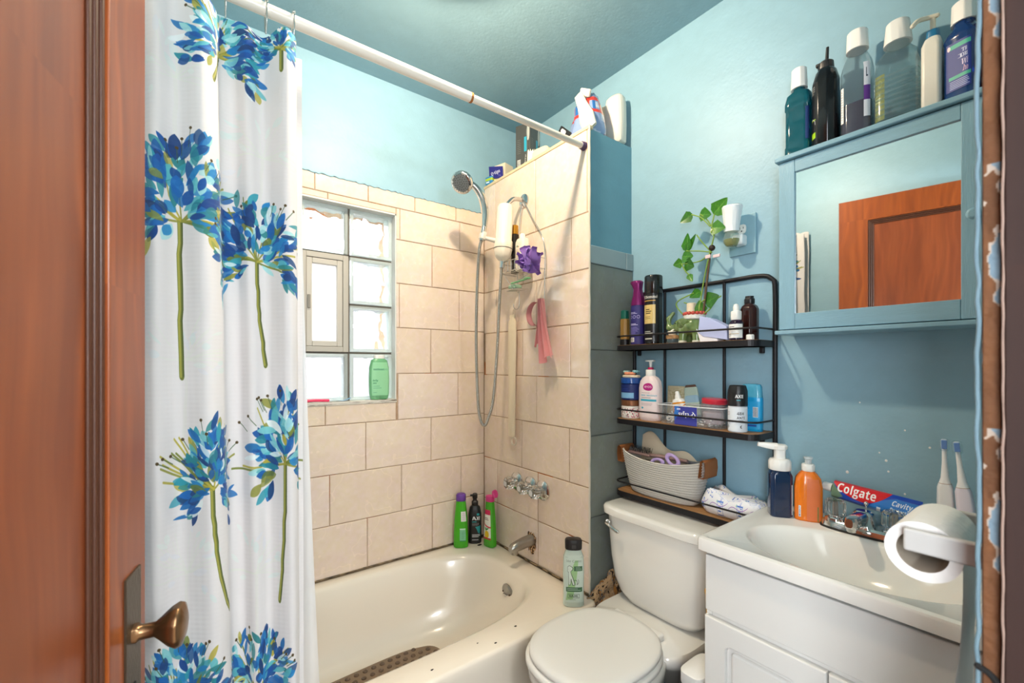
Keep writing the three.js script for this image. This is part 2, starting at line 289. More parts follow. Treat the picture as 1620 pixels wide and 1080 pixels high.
// ---------------------------------------------------------------- window of glass blocks
const win = struct(new THREE.Group()); win.name = 'window_1'; scene.add(win);
{
  const trim = std('#e9e7e2', 0.5, { map: paintTone }), D = 0.048, zf = ZW - D, cw = (WX1 - WX0) / 3, rh = (WY1 - WY0) / 4;
  mesh('frame', merge([span(WX0 - 0.001, WX1 + 0.001, WY1 - 0.006, WY1 + 0.001, ZW - 0.14, ZW - 0.002), span(WX0 - 0.001, WX0 + 0.005, WY0, WY1, ZW - 0.14, ZW - 0.002), span(WX1 - 0.005, WX1 + 0.001, WY0, WY1, ZW - 0.14, ZW - 0.002)]), trim, win);
  mesh('sill', rspan(WX0 - 0.002, WX1 + 0.002, WY0 - 0.012, WY0 + 0.004, ZW - 0.14, ZW + 0.003, 0.002), std('#e6e3dc', 0.55, { map: tex(256, (u, v) => { const n = fbm(u * 10, v * 10, 10, 4, 12); return n > 0.62 ? [0.4, 0.33, 0.27] : [0.93, 0.92, 0.9]; }) }), win);
  const mortar = std('#6b645c', 0.9), bars_ = [];
  for (let k = 1; k < 3; k++) bars_.push(span(WX0 + k * cw - 0.0045, WX0 + k * cw + 0.0045, WY0, WY1, zf - 0.07, zf - 0.004));
  for (let k = 1; k < 4; k++) for (const [a, b] of k === 2 ? [[WX0, WX0 + cw], [WX0 + 2 * cw, WX1]] : [[WX0, WX1]]) bars_.push(span(a, b, WY0 + k * rh - 0.0045, WY0 + k * rh + 0.0045, zf - 0.07, zf - 0.004));
  mesh('mortar_grid', merge(bars_), mortar, win);
  const blockGlass = std('#f4faf8', 0.02, { transmission: 1, thickness: 0.02, ior: 1.45 }), rim = std('#e8f1ef', 0.25, { transmission: 0.55, thickness: 0, ior: 1.3 });
  const bw = cw - 0.009, bh = rh - 0.009;
  const ringG = (() => { const o = 0.0, i = 0.017, g = extrude(rect(-bw / 2 + o, -bh / 2 + o, bw / 2 - o, bh / 2 - o), 0.06, 0.004, [rect(-bw / 2 + i, -bh / 2 + i, bw / 2 - i, bh / 2 - i)]); return T(g, 0, 0, -0.06); })();
  for (let c = 0; c < 3; c++) for (let r = 0; r < 4; r++) {
    if (c === 1 && (r === 1 || r === 2)) continue;
    const x = WX0 + (c + 0.5) * cw, y = WY0 + (r + 0.5) * rh, s = c * 7 + r * 3;
    const b = mesh('glass_block', ringG, rim, win); b.position.set(x, y, zf);
    const wave = (u, v, q) => 0.022 * (fbm(u * 4.2 + s, v * 4.2 + s * 0.37, 64, 2, q) - 0.5), W = bw - 0.03, H = bh - 0.03, n = 26;
    const f = grid(n, n, (u, v) => [(u - 0.5) * W, (v - 0.5) * H, -0.008 + wave(u, v, 80)]), k = grid(n, n, (u, v) => [(0.5 - u) * W, (v - 0.5) * H, -0.026 + 0.4 * wave(u, v, 95)]);
    mesh('wavy_face', merge([f, k]), blockGlass, b);
  }
  // vent in the middle column
  const vx0 = WX0 + cw + 0.003, vx1 = WX0 + 2 * cw - 0.003, vy0 = WY0 + rh + 0.003, vy1 = WY0 + 3 * rh - 0.003, vinyl = std('#b9b4ab', 0.45);
  const vent = mesh('vent_frame', merge([rspan(vx0 + 0.0241, vx1 - 0.0241, vy1 - 0.024, vy1, zf - 0.07, zf + 0.008, 0.002), rspan(vx0 + 0.0241, vx1 - 0.0241, vy0, vy0 + 0.024, zf - 0.07, zf + 0.008, 0.002), rspan(vx0, vx0 + 0.024, vy0, vy1, zf - 0.07, zf + 0.008, 0.002), rspan(vx1 - 0.024, vx1, vy0, vy1, zf - 0.07, zf + 0.008, 0.002)]), vinyl, win);
  const sx0 = vx0 + 0.025, sx1 = vx1 - 0.025, sy0 = vy0 + 0.025, sy1 = vy1 - 0.025, w = 0.024;
  mesh('sash', merge([rspan(sx0 + w + 0.0001, sx1 - w - 0.0001, sy1 - w, sy1, zf - 0.03, zf + 0.004, 0.003), rspan(sx0 + w + 0.0001, sx1 - w - 0.0001, sy0, sy0 + w, zf - 0.03, zf + 0.004, 0.003), rspan(sx0, sx0 + w, sy0, sy1, zf - 0.03, zf + 0.004, 0.003), rspan(sx1 - w, sx1, sy0, sy1, zf - 0.03, zf + 0.004, 0.003)]), std('#c6c1b8', 0.4), vent);
  mesh('pane', span(sx0 + w - 0.004, sx1 - w + 0.004, sy0 + w - 0.004, sy1 - w + 0.004, zf - 0.018, zf - 0.014), std('#ffffff', 0.85, { transmission: 0.75, thickness: 0 }), vent);
  mesh('latch', merge([rspan(sx0 + 0.004, sx0 + 0.016, (sy0 + sy1) / 2 - 0.03, (sy0 + sy1) / 2 + 0.03, zf + 0.004, zf + 0.012, 0.003)]), std('#8e8980', 0.4), vent);
}
// ground outside, and an unseen grey wall added for contrast in the glass blocks
struct(mesh('ground_outside', span(-6, 8, -1.1, -1, -9, ZW - 0.3), std('#b9b6ae', 0.9)));
struct(mesh('wall_added_outside', extrude([[-5, -1], [8, -1], [8, 2.7], [4.6, 2.7], [4.6, 3.3], [1.9, 3.3], [1.9, 2.4], [-5, 2.4]], 0.3).translate(0, 0, -6.4), std('#857f83', 0.9)));
// ---------------------------------------------------------------- bathtub
{
  const tub = thing('bathtub', 'cream enamel bathtub with rounded basin below the glass block window', 'bathtub');
  const A = (XP - 0.004 - (XL + 0.002)) / 2, cx = (XP - 0.004 + XL + 0.002) / 2, z0 = ZW + 0.003, z1 = -1.168, B = (z1 - z0) / 2, cz = (z0 + z1) / 2, ix = 0.475, iz = -1.612;
  const enamel = std('#f6ebda', 0.2, { clearcoat: 0.5, clearcoatRoughness: 0.12 });
  const rings = [[0.002, A, B, 40, cx, cz], [0.34, A, B, 40, cx, cz], [0.365, A, B, 40, cx, cz], [0.374, A - 0.003, B - 0.003, 36, cx, cz], [0.378, A - 0.011, B - 0.011, 32, cx, cz],
    [0.377, 0.735, 0.335, 3.4, ix, iz], [0.372, 0.718, 0.322, 3.3, ix, iz], [0.355, 0.705, 0.311, 3.3, ix, iz], [0.28, 0.68, 0.296, 3.3, ix - 0.01, iz], [0.17, 0.645, 0.277, 3.3, ix - 0.025, iz], [0.11, 0.61, 0.255, 3.2, ix - 0.04, iz], [0.075, 0.56, 0.22, 3, ix - 0.05, iz], [0.062, 0.48, 0.16, 2.6, ix - 0.05, iz], [0.058, 0.2, 0.06, 2, ix - 0.05, iz]];
  mesh('tub_body', loft(rings, 112, { crease: 50 }), enamel, tub);
  const plate = new THREE.Group(); plate.name = 'overflow_plate'; plate.position.set(1.153, 0.29, -1.575); plate.rotation.set(0, 0, Math.PI / 2 + 0.14); tub.add(plate);
  mesh('disc', rev([[0.037, -0.006], [0.038, 0], [0.034, 0.005], [0.02, 0.008], [0.001, 0.009]], 28), M.steel, plate);
  mesh('trip_lever', T(rbox(0.006, 0.012, 0.026, 0.003), -0.004, 0.014, 0), M.chrome, plate);
  for (const s of [-1, 1]) mesh('screw', T(new THREE.SphereGeometry(0.004, 10, 8), 0, 0.007, s * 0.024), std('#5b4634', 0.7), plate);
  const drain = mesh('drain', T(rev([[0.03, -0.004], [0.032, 0.003], [0.02, 0.003], [0.018, -0.002], [0.001, -0.002]], 24), 1.0, 0.066, -1.612), M.steel, tub);
  const chip = std('#2b2521', 0.9);
  for (const [x, z, r, y] of [[1.215, -1.905, 0.011, 0.3785], [0.94, -1.235, 0.004, 0.3785], [0.83, -1.2, 0.004, 0.3785], [0.78, -1.235, 0.0025, 0.3785], [0.6, -1.21, 0.004, 0.3785]]) {
    const pts = []; for (let k = 0; k < 11; k++) { const a = k / 11 * 6.283, q = r * rr(0.6, 1.15); pts.push([Math.cos(a) * q * 1.3, Math.sin(a) * q * 0.8]); }
    mesh('enamel_chip', T(extrude(pts, 0.0008), x, y, z, -Math.PI / 2), chip, tub);
  }
}
// crumbling stained wall behind the tub foot, beside the toilet
{
  const g = grid(18, 10, (u, v) => [XP - 0.03 + 0.17 * u, 0.30 + 0.16 * v * (0.5 + 0.5 * u) + 0.014 * (fbm(u * 6, v * 6, 32, 3, 6) - 0.5), -1.165 - 0.04 * v + 0.03 * (fbm(u * 5 + 3, v * 5, 32, 3, 8) - 0.5)]);
  const t = tex(256, (u, v) => { const n = fbm(u * 8, v * 8, 8, 4, 17), k = fbm(u * 14, v * 14, 14, 3, 27); return k > 0.66 ? [0.2, 0.16, 0.12] : n > 0.5 ? [0.72, 0.6, 0.46] : n > 0.42 ? [0.5, 0.48, 0.46] : [0.62, 0.43, 0.22]; });
  tag(mesh('patch_of_mortar', merge([g, T(g.clone(), 0, -0.03, -0.03)]), std('#ffffff', 0.95, { map: t, bumpMap: fine, bumpScale: 0.004 })), 'crumbling stained mortar patch between tub end and toilet tank', 'mortar');
}
// ---------------------------------------------------------------- taps and spout
const knobGeo = (r, h) => { const rings = [[0, r * 0.72, r * 0.72], [h * 0.12, r * 0.95, r * 0.95], [h * 0.5, r, r], [h * 0.85, r * 0.9, r * 0.9], [h, r * 0.55, r * 0.55]]; return loft(rings, 60, { crease: 20, wob: (p, u) => { const k = 1 + 0.085 * Math.sign(Math.sin(u * 6.2832 * 10)) * Math.pow(Math.abs(Math.sin(u * 6.2832 * 10)), 0.5); p[0] *= k; p[2] *= k; } }); };
[[-1.7, 'nearest the window corner'], [-1.593, 'in the middle of the three'], [-1.507, 'farthest from the window']].forEach(([z, w]) => {
  const t = thing('shower_valve', `faceted clear shower valve knob on chrome flange, ${w}`, 'tap', [XP, 0.737, z], 0, 'three shower valves on the tiles');
  t.rotation.z = Math.PI / 2;
  mesh('flange', rev([[0.045, -0.001], [0.046, 0.006], [0.038, 0.014], [0.024, 0.02], [0.019, 0.036], [0.001, 0.037]], 32), M.chrome, t);
  const k = mesh('knob', T(knobGeo(0.029, 0.042), 0, 0.032, 0), M.crystal, t);
  mesh('knob_core', rev([[0.007, 0.03], [0.007, 0.064], [0.001, 0.065]], 14), M.steel, k);
  mesh('button', T(rev([[0.012, 0], [0.013, 0.002], [0.001, 0.003]], 20), 0, 0.0742, 0), std('#cfcfcf', 0.2), k);
});
{
  const t = thing('tub_spout', 'dull metal tub spout stained with rust where it meets the tiles', 'spout', [XP, 0.485, -1.588]);
  const rings = [[0, 0.026, 0.026, 2.2], [0.05, 0.025, 0.024, 2.4], [0.09, 0.023, 0.021, 2.6], [0.115, 0.021, 0.02, 2.6], [0.128, 0.013, 0.014, 2.4]];
  const g = loft(rings, 28, { wob: (p) => { const s = p[1] / 0.128; p[0] += -0.016 * s * s; } });
  mesh('spout_body', T(g, 0, 0, 0, 0, 0, Math.PI / 2), M.steel, t);
  mesh('outlet', rev([[0.016, -0.045], [0.018, -0.04], [0.019, -0.012], [0.01, 0.0]], 22).translate(-0.106, 0.004, 0), M.steel, t);
  const pts = []; for (let k = 0; k < 26; k++) { const a = k / 26 * 6.283, q = 0.034 * rr(0.85, 1.3); pts.push([Math.cos(a) * q * 0.95, Math.sin(a) * q * (Math.sin(a) < -0.3 ? 1.7 : 1)]); }
  mesh('rust_stain', T(extrude(pts, 0.0012), -0.0014, 0, 0, 0, -Math.PI / 2), std('#ffffff', 0.95, { map: rep(tex(128, (u, v) => { const n = fbm(u * 9, v * 9, 9, 4, 51); return n > 0.5 ? [0.25, 0.16, 0.09] : n > 0.44 ? [0.48, 0.3, 0.15] : [0.86, 0.72, 0.56]; }), 14) }), t);
}
// ---------------------------------------------------------------- shower set: arm, filter, hose and hand shower
{
  const t = thing('hand_shower', 'chrome hand shower with white filter cylinder and looping metal hose', 'shower');
  mesh('wall_flange', T(rev([[0.034, 0], [0.033, 0.006], [0.018, 0.014], [0.011, 0.016]], 28), XP, 2.1, -1.646, 0, 0, Math.PI / 2), M.chrome, t);
  mesh('arm', tube([[XP, 2.1, -1.646], [1.27, 2.102, -1.647], [1.235, 2.092, -1.648], [1.2, 2.055, -1.65]], 0.0105, 12, 24), M.chrome, t);
  const f = mesh('filter_body', T(rev([[0.012, 0.275], [0.03, 0.268], [0.0375, 0.255], [0.0385, 0.1], [0.043, 0.094], [0.044, 0.06], [0.042, 0.05], [0.036, 0.022], [0.018, 0.006], [0.012, 0]].reverse(), 36), 1.178, 1.79, -1.65, 0, 0, -0.07), std('#f3ead8', 0.35), t);
  mesh('seam_ring', T(rev([[0.0445, 0.058], [0.0445, 0.061]], 36), 1.178, 1.79, -1.65, 0, 0, -0.07), std('#4d4a46', 0.5), f);
  mesh('outlet_nut', rod([1.177, 1.795, -1.65], [1.173, 1.76, -1.65], 0.012, 0.011), M.chrome, t);
  const hoseTex = rep(tex(64, (u, v) => { const n = 0.5 + 0.5 * Math.sin(u * 6.2832 * 8); return [n, n, n]; }, false), 40, 1);
  mesh('hose', tube([[1.173, 1.765, -1.65], [1.165, 1.6, -1.655], [1.155, 1.37, -1.66], [1.14, 1.15, -1.67], [1.122, 1.06, -1.685], [1.112, 1.028, -1.7], [1.1, 1.055, -1.716], [1.093, 1.15, -1.728], [1.083, 1.42, -1.727], [1.083, 1.68, -1.718], [1.086, 1.84, -1.705], [1.094, 1.885, -1.7]], 0.0072, 10, 260), std('#c9c9c8', 0.25, { metalness: 1, bumpMap: hoseTex, bumpScale: 0.003 }), t);
  mesh('bracket', merge([rod([1.148, 1.885, -1.66], [1.115, 1.9, -1.695], 0.011, 0.009), T(rev([[0.016, -0.018], [0.018, 0], [0.015, 0.018]], 20), 1.105, 1.91, -1.703, 0, 0, -0.3)]), std('#d9d4ca', 0.4), t);
  mesh('hose_nut', rod([1.094, 1.885, -1.7], [1.112, 1.955, -1.702], 0.011, 0.012), M.chrome, t);
  const hc = new THREE.CatmullRomCurve3([V(1.112, 1.955, -1.702), V(1.116, 2.02, -1.703), V(1.1, 2.09, -1.706), V(1.062, 2.135, -1.712), V(1.02, 2.148, -1.718)]);
  const hg = new THREE.TubeGeometry(hc, 40, 1, 16); { const p = hg.attributes.position; for (let i = 0; i < p.count; i++) { const k = Math.floor(i / 17), s = k / 40, c = hc.getPointAt(s), q = V(p.getX(i), p.getY(i), p.getZ(i)).sub(c).multiplyScalar(0.0125 + 0.006 * Math.sin(Math.PI * Math.min(1, s * 1.1))).add(c); p.setXYZ(i, q.x, q.y, q.z); } hg.computeVertexNormals(); }
  const handle = mesh('handle', hg, M.chrome, t);
  const head = new THREE.Group(); head.name = 'spray_head'; t.add(head); head.position.set(1.003, 2.14, -1.72);
  head.quaternion.setFromUnitVectors(V(0, 1, 0), V(-0.62, -0.62, 0.42).normalize());
  mesh('shell', rev([[0.015, -0.042], [0.032, -0.034], [0.047, -0.016], [0.051, 0], [0.05, 0.009], [0.045, 0.012]].map(([r, y]) => [r, y]), 36, { crease: 60 }), M.chrome, head);
  const face = mesh('face', rev([[0.045, 0.006], [0.045, 0.011], [0.03, 0.013], [0.001, 0.0135]], 36), std('#8f9498', 0.35, { metalness: 0.5 }), head);
  const noz = []; for (const [r, n] of [[0.038, 22], [0.028, 16], [0.017, 10], [0.007, 5]]) for (let k = 0; k < n; k++) noz.push(T(new THREE.CylinderGeometry(0.0017, 0.002, 0.004, 6), Math.cos(k / n * 6.283) * r, 0.0145, Math.sin(k / n * 6.283) * r));
  const nz = mesh('nozzles', merge(noz), std('#3c4043', 0.6), head); nz.userData.kind = 'stuff';
}
// ---------------------------------------------------------------- toilet
{
  const t = thing('toilet', 'white porcelain toilet with closed lid between tub and vanity', 'toilet', [0, 0, -0.958]);
  const P = M.porcelain;
  mesh('tank', loft([[0.392, 0.08, 0.13, 4, 1.455], [0.4, 0.09, 0.155, 4, 1.452], [0.43, 0.1, 0.18, 4.5, 1.45], [0.48, 0.108, 0.196, 5, 1.448], [0.56, 0.113, 0.206, 5.5, 1.447], [0.66, 0.116, 0.212, 6, 1.446], [0.725, 0.117, 0.215, 6, 1.446]], 64, { crease: 60 }), P, t);
  mesh('tank_lid', loft([[0.722, 0.122, 0.222, 6, 1.444], [0.727, 0.128, 0.229, 6, 1.442], [0.75, 0.129, 0.23, 6, 1.442], [0.757, 0.125, 0.226, 6, 1.442], [0.76, 0.112, 0.213, 5.5, 1.442]], 64, { crease: 50 }), P, t);
  const lever = new THREE.Group(); lever.name = 'flush_lever'; t.add(lever);
  mesh('lever_boss', T(rev([[0.013, -0.004], [0.014, 0.006], [0.008, 0.012], [0.001, 0.013]], 20), 1.33, 0.69, -0.185, 0, 0, Math.PI / 2), M.chrome, lever);
  mesh('lever_arm', tube([[1.318, 0.69, -0.187], [1.312, 0.688, -0.165], [1.31, 0.68, -0.14], [1.311, 0.676, -0.125]], 0.0065, 10, 20), M.chrome, lever);
  // bowl with its foot, and the deck under the tank
  mesh('bowl', loft([[0.003, 0.21, 0.12, 2.6, 1.2], [0.02, 0.21, 0.12, 2.6, 1.2], [0.1, 0.18, 0.105, 2.4, 1.2], [0.2, 0.19, 0.12, 2.3, 1.14], [0.29, 0.22, 0.165, 2.3, 1.08], [0.35, 0.232, 0.185, 2.3, 1.06], [0.372, 0.23, 0.186, 2.3, 1.06], [0.378, 0.222, 0.178, 2.3, 1.06]], 56, { crease: 60 }), P, t);
  mesh('deck', loft([[0.2, 0.11, 0.1, 3, 1.44], [0.3, 0.15, 0.15, 4, 1.41], [0.355, 0.185, 0.19, 4.5, 1.38], [0.378, 0.187, 0.194, 4.5, 1.378], [0.39, 0.18, 0.187, 4.5, 1.38]], 56, { crease: 55 }), P, t);
  mesh('seat', loft([[0.38, 0.218, 0.182, 2.35, 1.045], [0.385, 0.223, 0.187, 2.35, 1.045], [0.396, 0.223, 0.187, 2.35, 1.045], [0.401, 0.217, 0.181, 2.35, 1.045]], 56, { crease: 60 }), M.plastic, t);
  const lid = mesh('seat_lid', loft([[0.403, 0.21, 0.174, 2.35, 1.05], [0.407, 0.216, 0.18, 2.35, 1.05], [0.416, 0.216, 0.18, 2.35, 1.05], [0.422, 0.21, 0.174, 2.35, 1.05], [0.4245, 0.19, 0.155, 2.35, 1.05], [0.426, 0.1, 0.08, 2.2, 1.05]], 64, { crease: 60 }), M.plastic, t);
  for (const s of [-1, 1]) mesh('hinge', merge([rbox(0.034, 0.022, 0.05, 0.006, 1.262, 0.4, s * 0.075), T(rev([[0.012, 0], [0.012, 0.006], [0.001, 0.008]], 16), 1.285, 0.392, s * 0.075)]), M.plastic, t);
}
// ---------------------------------------------------------------- plunger, bin and rug beside the toilet
{
  const t = thing('plunger', 'plunger with yellow wooden stick between toilet and vanity', 'plunger', [1.31, 0, -0.69]);
  mesh('stick', T(rev([[0.012, 0.1], [0.012, 0.592], [0.0135, 0.594], [0.0135, 0.606], [0.008, 0.613], [0.001, 0.614]], 18), 0, 0, 0, -0.05, 0, 0), std('#e2a313', 0.4), t);
  mesh('rubber_cup', rev([[0.062, 0.004], [0.066, 0.02], [0.05, 0.07], [0.02, 0.1], [0.014, 0.125]], 28), std('#3a1d17', 0.7), t);
  const b = thing('waste_bin', 'grey waste bin with white rim squeezed beside the vanity', 'bin', [1.175, 0, -0.672]);
  mesh('bin_body', loft([[0.002, 0.05, 0.022, 4], [0.42, 0.06, 0.03, 4]], 40), std('#77767a', 0.5), b);
  mesh('bin_rim', loft([[0.415, 0.062, 0.032, 4], [0.42, 0.064, 0.034, 4], [0.45, 0.064, 0.034, 4], [0.453, 0.06, 0.03, 4]], 40), M.plastic, b);
}
{
  const n = 9000, g = T(new THREE.ConeGeometry(0.004, 0.03, 4), 0, 0.015, 0), o = new THREE.InstancedMesh(g, std('#1c1b1d', 0.9), n), m = new THREE.Matrix4();
  const r = thing('bath_rug', 'black shaggy rug on the floor before the toilet', 'rug');
  mesh('backing', loft([[0.001, 0.36, 0.24, 12, 0.6, -0.72], [0.008, 0.36, 0.24, 12, 0.6, -0.72]], 60), std('#161517', 0.95), r);
  for (let k = 0; k < n; k++) { m.compose(V(0.6 + rr(-0.355, 0.355), 0.006, -0.72 + rr(-0.235, 0.235)), new THREE.Quaternion().setFromEuler(new THREE.Euler(rr(-0.7, 0.7), rr(0, 3), rr(-0.7, 0.7))), V(1, rr(0.7, 1.2), 1)); o.setMatrixAt(k, m); }
  o.name = 'pile'; o.userData.kind = 'stuff'; r.add(o);
}
// ---------------------------------------------------------------- vanity
{
  const t = thing('vanity_cabinet', 'white vanity cabinet with raised panel doors under the basin', 'cabinet');
  const W = std('#ecebe7', 0.38), x0 = 1.118, z0 = -0.622, z1 = -0.062;
  for (const [a, b] of [[z0, z0 + 0.016], [z1 - 0.016, z1]]) mesh('side_panel', rspan(x0, XR - 0.002, 0.002, 0.818, a, b, 0.002), W, t);
  mesh('face_frame', rspan(x0 + 0.0002, x0 + 0.016, 0.08, 0.818, z0 + 0.0162, z1 - 0.0162, 0.002), W, t);
  mesh('floor_panel', span(x0 + 0.0162, XR - 0.004, 0.082, 0.096, z0 + 0.0162, z1 - 0.0162), W, t);
  mesh('plinth', span(x0 + 0.03, x0 + 0.04, 0.002, 0.08, z0, z1), W, t);
  mesh('false_drawer', rspan(x0 - 0.014, x0, 0.662, 0.808, z0 + 0.004, z1 - 0.004, 0.003), W, t);
  const dw = (z1 - z0 - 0.012) / 2;
  for (const k of [0, 1]) {
    const a = z0 + 0.004 + k * (dw + 0.004), d = new THREE.Group(); d.name = 'door'; t.add(d);
    const y0 = 0.09, y1 = 0.648, s = 0.055, xo = x0 - 0.018;
    const arc = (x, y, r, q) => { const o = []; for (let i = 0; i <= 5; i++) { const g = (q + i / 5) * Math.PI / 2; o.push([x + r * Math.cos(g), y + r * Math.sin(g)]); } return o; };
    const rr_ = (u0, v0, u1, v1, r) => [...arc(u1 - r, v1 - r, r, 0), ...arc(u0 + r, v1 - r, r, 1), ...arc(u0 + r, v0 + r, r, 2), ...arc(u1 - r, v0 + r, r, 3)];
    const fr = extrude(rect(0, 0, dw, y1 - y0), 0.012, 0.003, [rr_(s, s, dw - s, y1 - y0 - s, 0.018)]);
    mesh('door_frame', T(fr, x0 - 0.003, y0, a, 0, -Math.PI / 2, 0), W, d);
    mesh('door_back', span(x0 - 0.005, x0 - 0.001, y0 + 0.01, y1 - 0.01, a + 0.01, a + dw - 0.01), W, d);
    const pn = extrude(rr_(s + 0.012, s + 0.012, dw - s - 0.012, y1 - y0 - s - 0.012, 0.01), 0.003, 0.006);
    mesh('raised_panel', T(pn, x0 - 0.004, y0, a, 0, -Math.PI / 2, 0), W, d);
    mesh('knob', T(rev([[0.006, 0], [0.006, 0.012], [0.013, 0.02], [0.009, 0.028], [0.001, 0.029]], 18), x0 - 0.017, 0.5, k ? a + 0.028 : a + dw - 0.028, 0, 0, Math.PI / 2), M.chrome, d);
  }
  const c = thing('washbasin', 'glossy white moulded vanity top with an oval basin', 'basin');
  const gel = std('#efede8', 0.16, { clearcoat: 0.5, clearcoatRoughness: 0.08 }), A = (XR - 0.003 - 1.088) / 2, cx = (XR - 0.003 + 1.088) / 2, B = (0.637 - 0.056) / 2, cz = -(0.637 + 0.056) / 2, bx = 1.275, bz = -0.35;
  mesh('basin_top', loft([[0.819, A - 0.006, B - 0.006, 40, cx, cz], [0.821, A, B, 40, cx, cz], [0.846, A, B, 40, cx, cz], [0.852, A - 0.002, B - 0.002, 40, cx, cz], [0.855, A - 0.008, B - 0.008, 36, cx, cz], [0.854, A - 0.017, B - 0.017, 36, cx, cz], [0.85, A - 0.022, B - 0.022, 36, cx, cz],
    [0.85, 0.163, 0.232, 2.1, bx, bz], [0.848, 0.156, 0.225, 2.1, bx, bz], [0.84, 0.15, 0.219, 2.1, bx, bz], [0.81, 0.138, 0.2, 2.1, bx + 0.002, bz], [0.77, 0.115, 0.165, 2.1, bx + 0.005, bz], [0.74, 0.08, 0.11, 2, bx + 0.01, bz], [0.73, 0.03, 0.04, 2, bx + 0.012, bz]], 120, { crease: 45, cap0: false }), gel, c);
  mesh('drain', T(rev([[0.022, 0], [0.022, 0.003], [0.014, 0.003], [0.012, 0.001], [0.001, 0.001]], 24), bx + 0.012, 0.7305, bz), M.chrome, c);
}
// faucet
{
  const t = thing('basin_faucet', 'chrome basin faucet with two ribbed clear knobs on a grimy base', 'faucet', [1.475, 0.85, -0.375]);
  mesh('gasket', loft([[0.0002, 0.034, 0.1, 2.6], [0.006, 0.033, 0.099, 2.6]], 48), std('#2c2a27', 0.9), t);
  mesh('base', loft([[0.006, 0.032, 0.097, 2.8], [0.018, 0.03, 0.095, 2.8], [0.024, 0.024, 0.088, 2.6]], 48), M.chrome, t);
  for (const s of [-1, 1]) {
    mesh('knob_collar', T(rev([[0.026, 0.018], [0.024, 0.028], [0.017, 0.033], [0.016, 0.038], [0.001, 0.039]], 28), 0, 0, s * 0.064), M.chrome, t);
    const k = mesh('knob', T(loft([[0, 0.022, 0.022], [0.004, 0.0245, 0.0245], [0.036, 0.0235, 0.0235], [0.042, 0.019, 0.019]], 72, { crease: 22, wob: (p, u) => { const q = 1 + 0.05 * Math.sign(Math.sin(u * 6.2832 * 14)); p[0] *= q; p[2] *= q; } }), 0, 0.036, s * 0.064), M.crystal, t);
    mesh('knob_core', rev([[0.006, 0.037], [0.006, 0.07], [0.001, 0.071]], 14).translate(0, 0, s * 0.064), M.steel, k);
  }
  const body = loft([[0.02, 0.03, 0.03, 3], [0.04, 0.026, 0.026, 3], [0.058, 0.02, 0.022, 2.6], [0.064, 0.014, 0.016, 2.4]], 32);
  const neck = loft([[0, 0.022, 0.017, 3], [0.06, 0.019, 0.0145, 3], [0.105, 0.016, 0.012, 3], [0.112, 0.011, 0.008, 3]], 28);
  mesh('spout', merge([body, T(neck, -0.005, 0.04, 0, 0, 0, Math.PI / 2 - 0.12), T(rev([[0.009, -0.014], [0.011, -0.01], [0.011, 0.01]], 18), -0.098, 0.042, 0)]), M.chrome, t);
  mesh('lift_rod', merge([rod([0.024, 0.03, 0], [0.024, 0.075, 0], 0.0025), T(new THREE.SphereGeometry(0.006, 14, 10), 0.024, 0.078, 0)]), M.chrome, t);
}
// ---------------------------------------------------------------- shower rod, curtain and liner
const RODY = 2.205, RODZ = -1.25;
{
  const t = thing('shower_rod', 'white telescoping shower curtain rod across the tub', 'curtain rod');
  const w = std('#efe9df', 0.3, { clearcoat: 0.3 });
  mesh('outer_tube', rod([XL + 0.012, RODY, RODZ], [0.763, RODY, RODZ], 0.0158, 0.0158, 28), w, t);
  mesh('inner_tube', rod([0.763, RODY, RODZ], [XP - 0.014, RODY, RODZ], 0.0125, 0.0125, 28), w, t);
  mesh('joint_ring', rod([0.758, RODY, RODZ], [0.766, RODY, RODZ], 0.0164, 0.0164, 28), std('#a8672c', 0.7), t);
  mesh('end_cap', rod([XP - 0.02, RODY, RODZ], [XP - 0.001, RODY, RODZ], 0.0155, 0.0175, 24), std('#4a3c66', 0.6), t);
  mesh('end_cap', rod([XL + 0.001, RODY, RODZ], [XL + 0.02, RODY, RODZ], 0.0175, 0.0155, 24), std('#4a3c66', 0.6), t);
}
// the folds, seen from above, at the top and at the bottom: [x, z]
const foldTop = [[-0.262, -1.2], [-0.245, -1.08], [-0.222, -1.2], [-0.2, -1.09], [-0.175, -1.22], [-0.15, -1.13], [-0.12, -1.24], [-0.085, -1.235], [-0.055, -1.2], [-0.02, -1.222], [0.02, -1.19], [0.05, -1.215], [0.062, -1.262], [0.09, -1.272], [0.118, -1.245], [0.155, -1.258], [0.195, -1.215], [0.222, -1.225], [0.228, -1.25], [0.222, -1.29], [0.235, -1.315], [0.256, -1.318]];
const foldLow = [[-0.262, -1.15], [-0.245, -1.08], [-0.222, -1.14], [-0.2, -1.08], [-0.175, -1.15], [-0.15, -1.1], [-0.12, -1.15], [-0.075, -1.145], [-0.045, -1.11], [0.0, -1.132], [0.055, -1.095], [0.084, -1.11], [0.094, -1.145], [0.115, -1.15], [0.135, -1.12], [0.165, -1.135], [0.198, -1.1], [0.213, -1.114], [0.216, -1.13], [0.212, -1.145], [0.22, -1.152], [0.23, -1.152]];
const CY0 = 0.16, CY1 = 2.158;
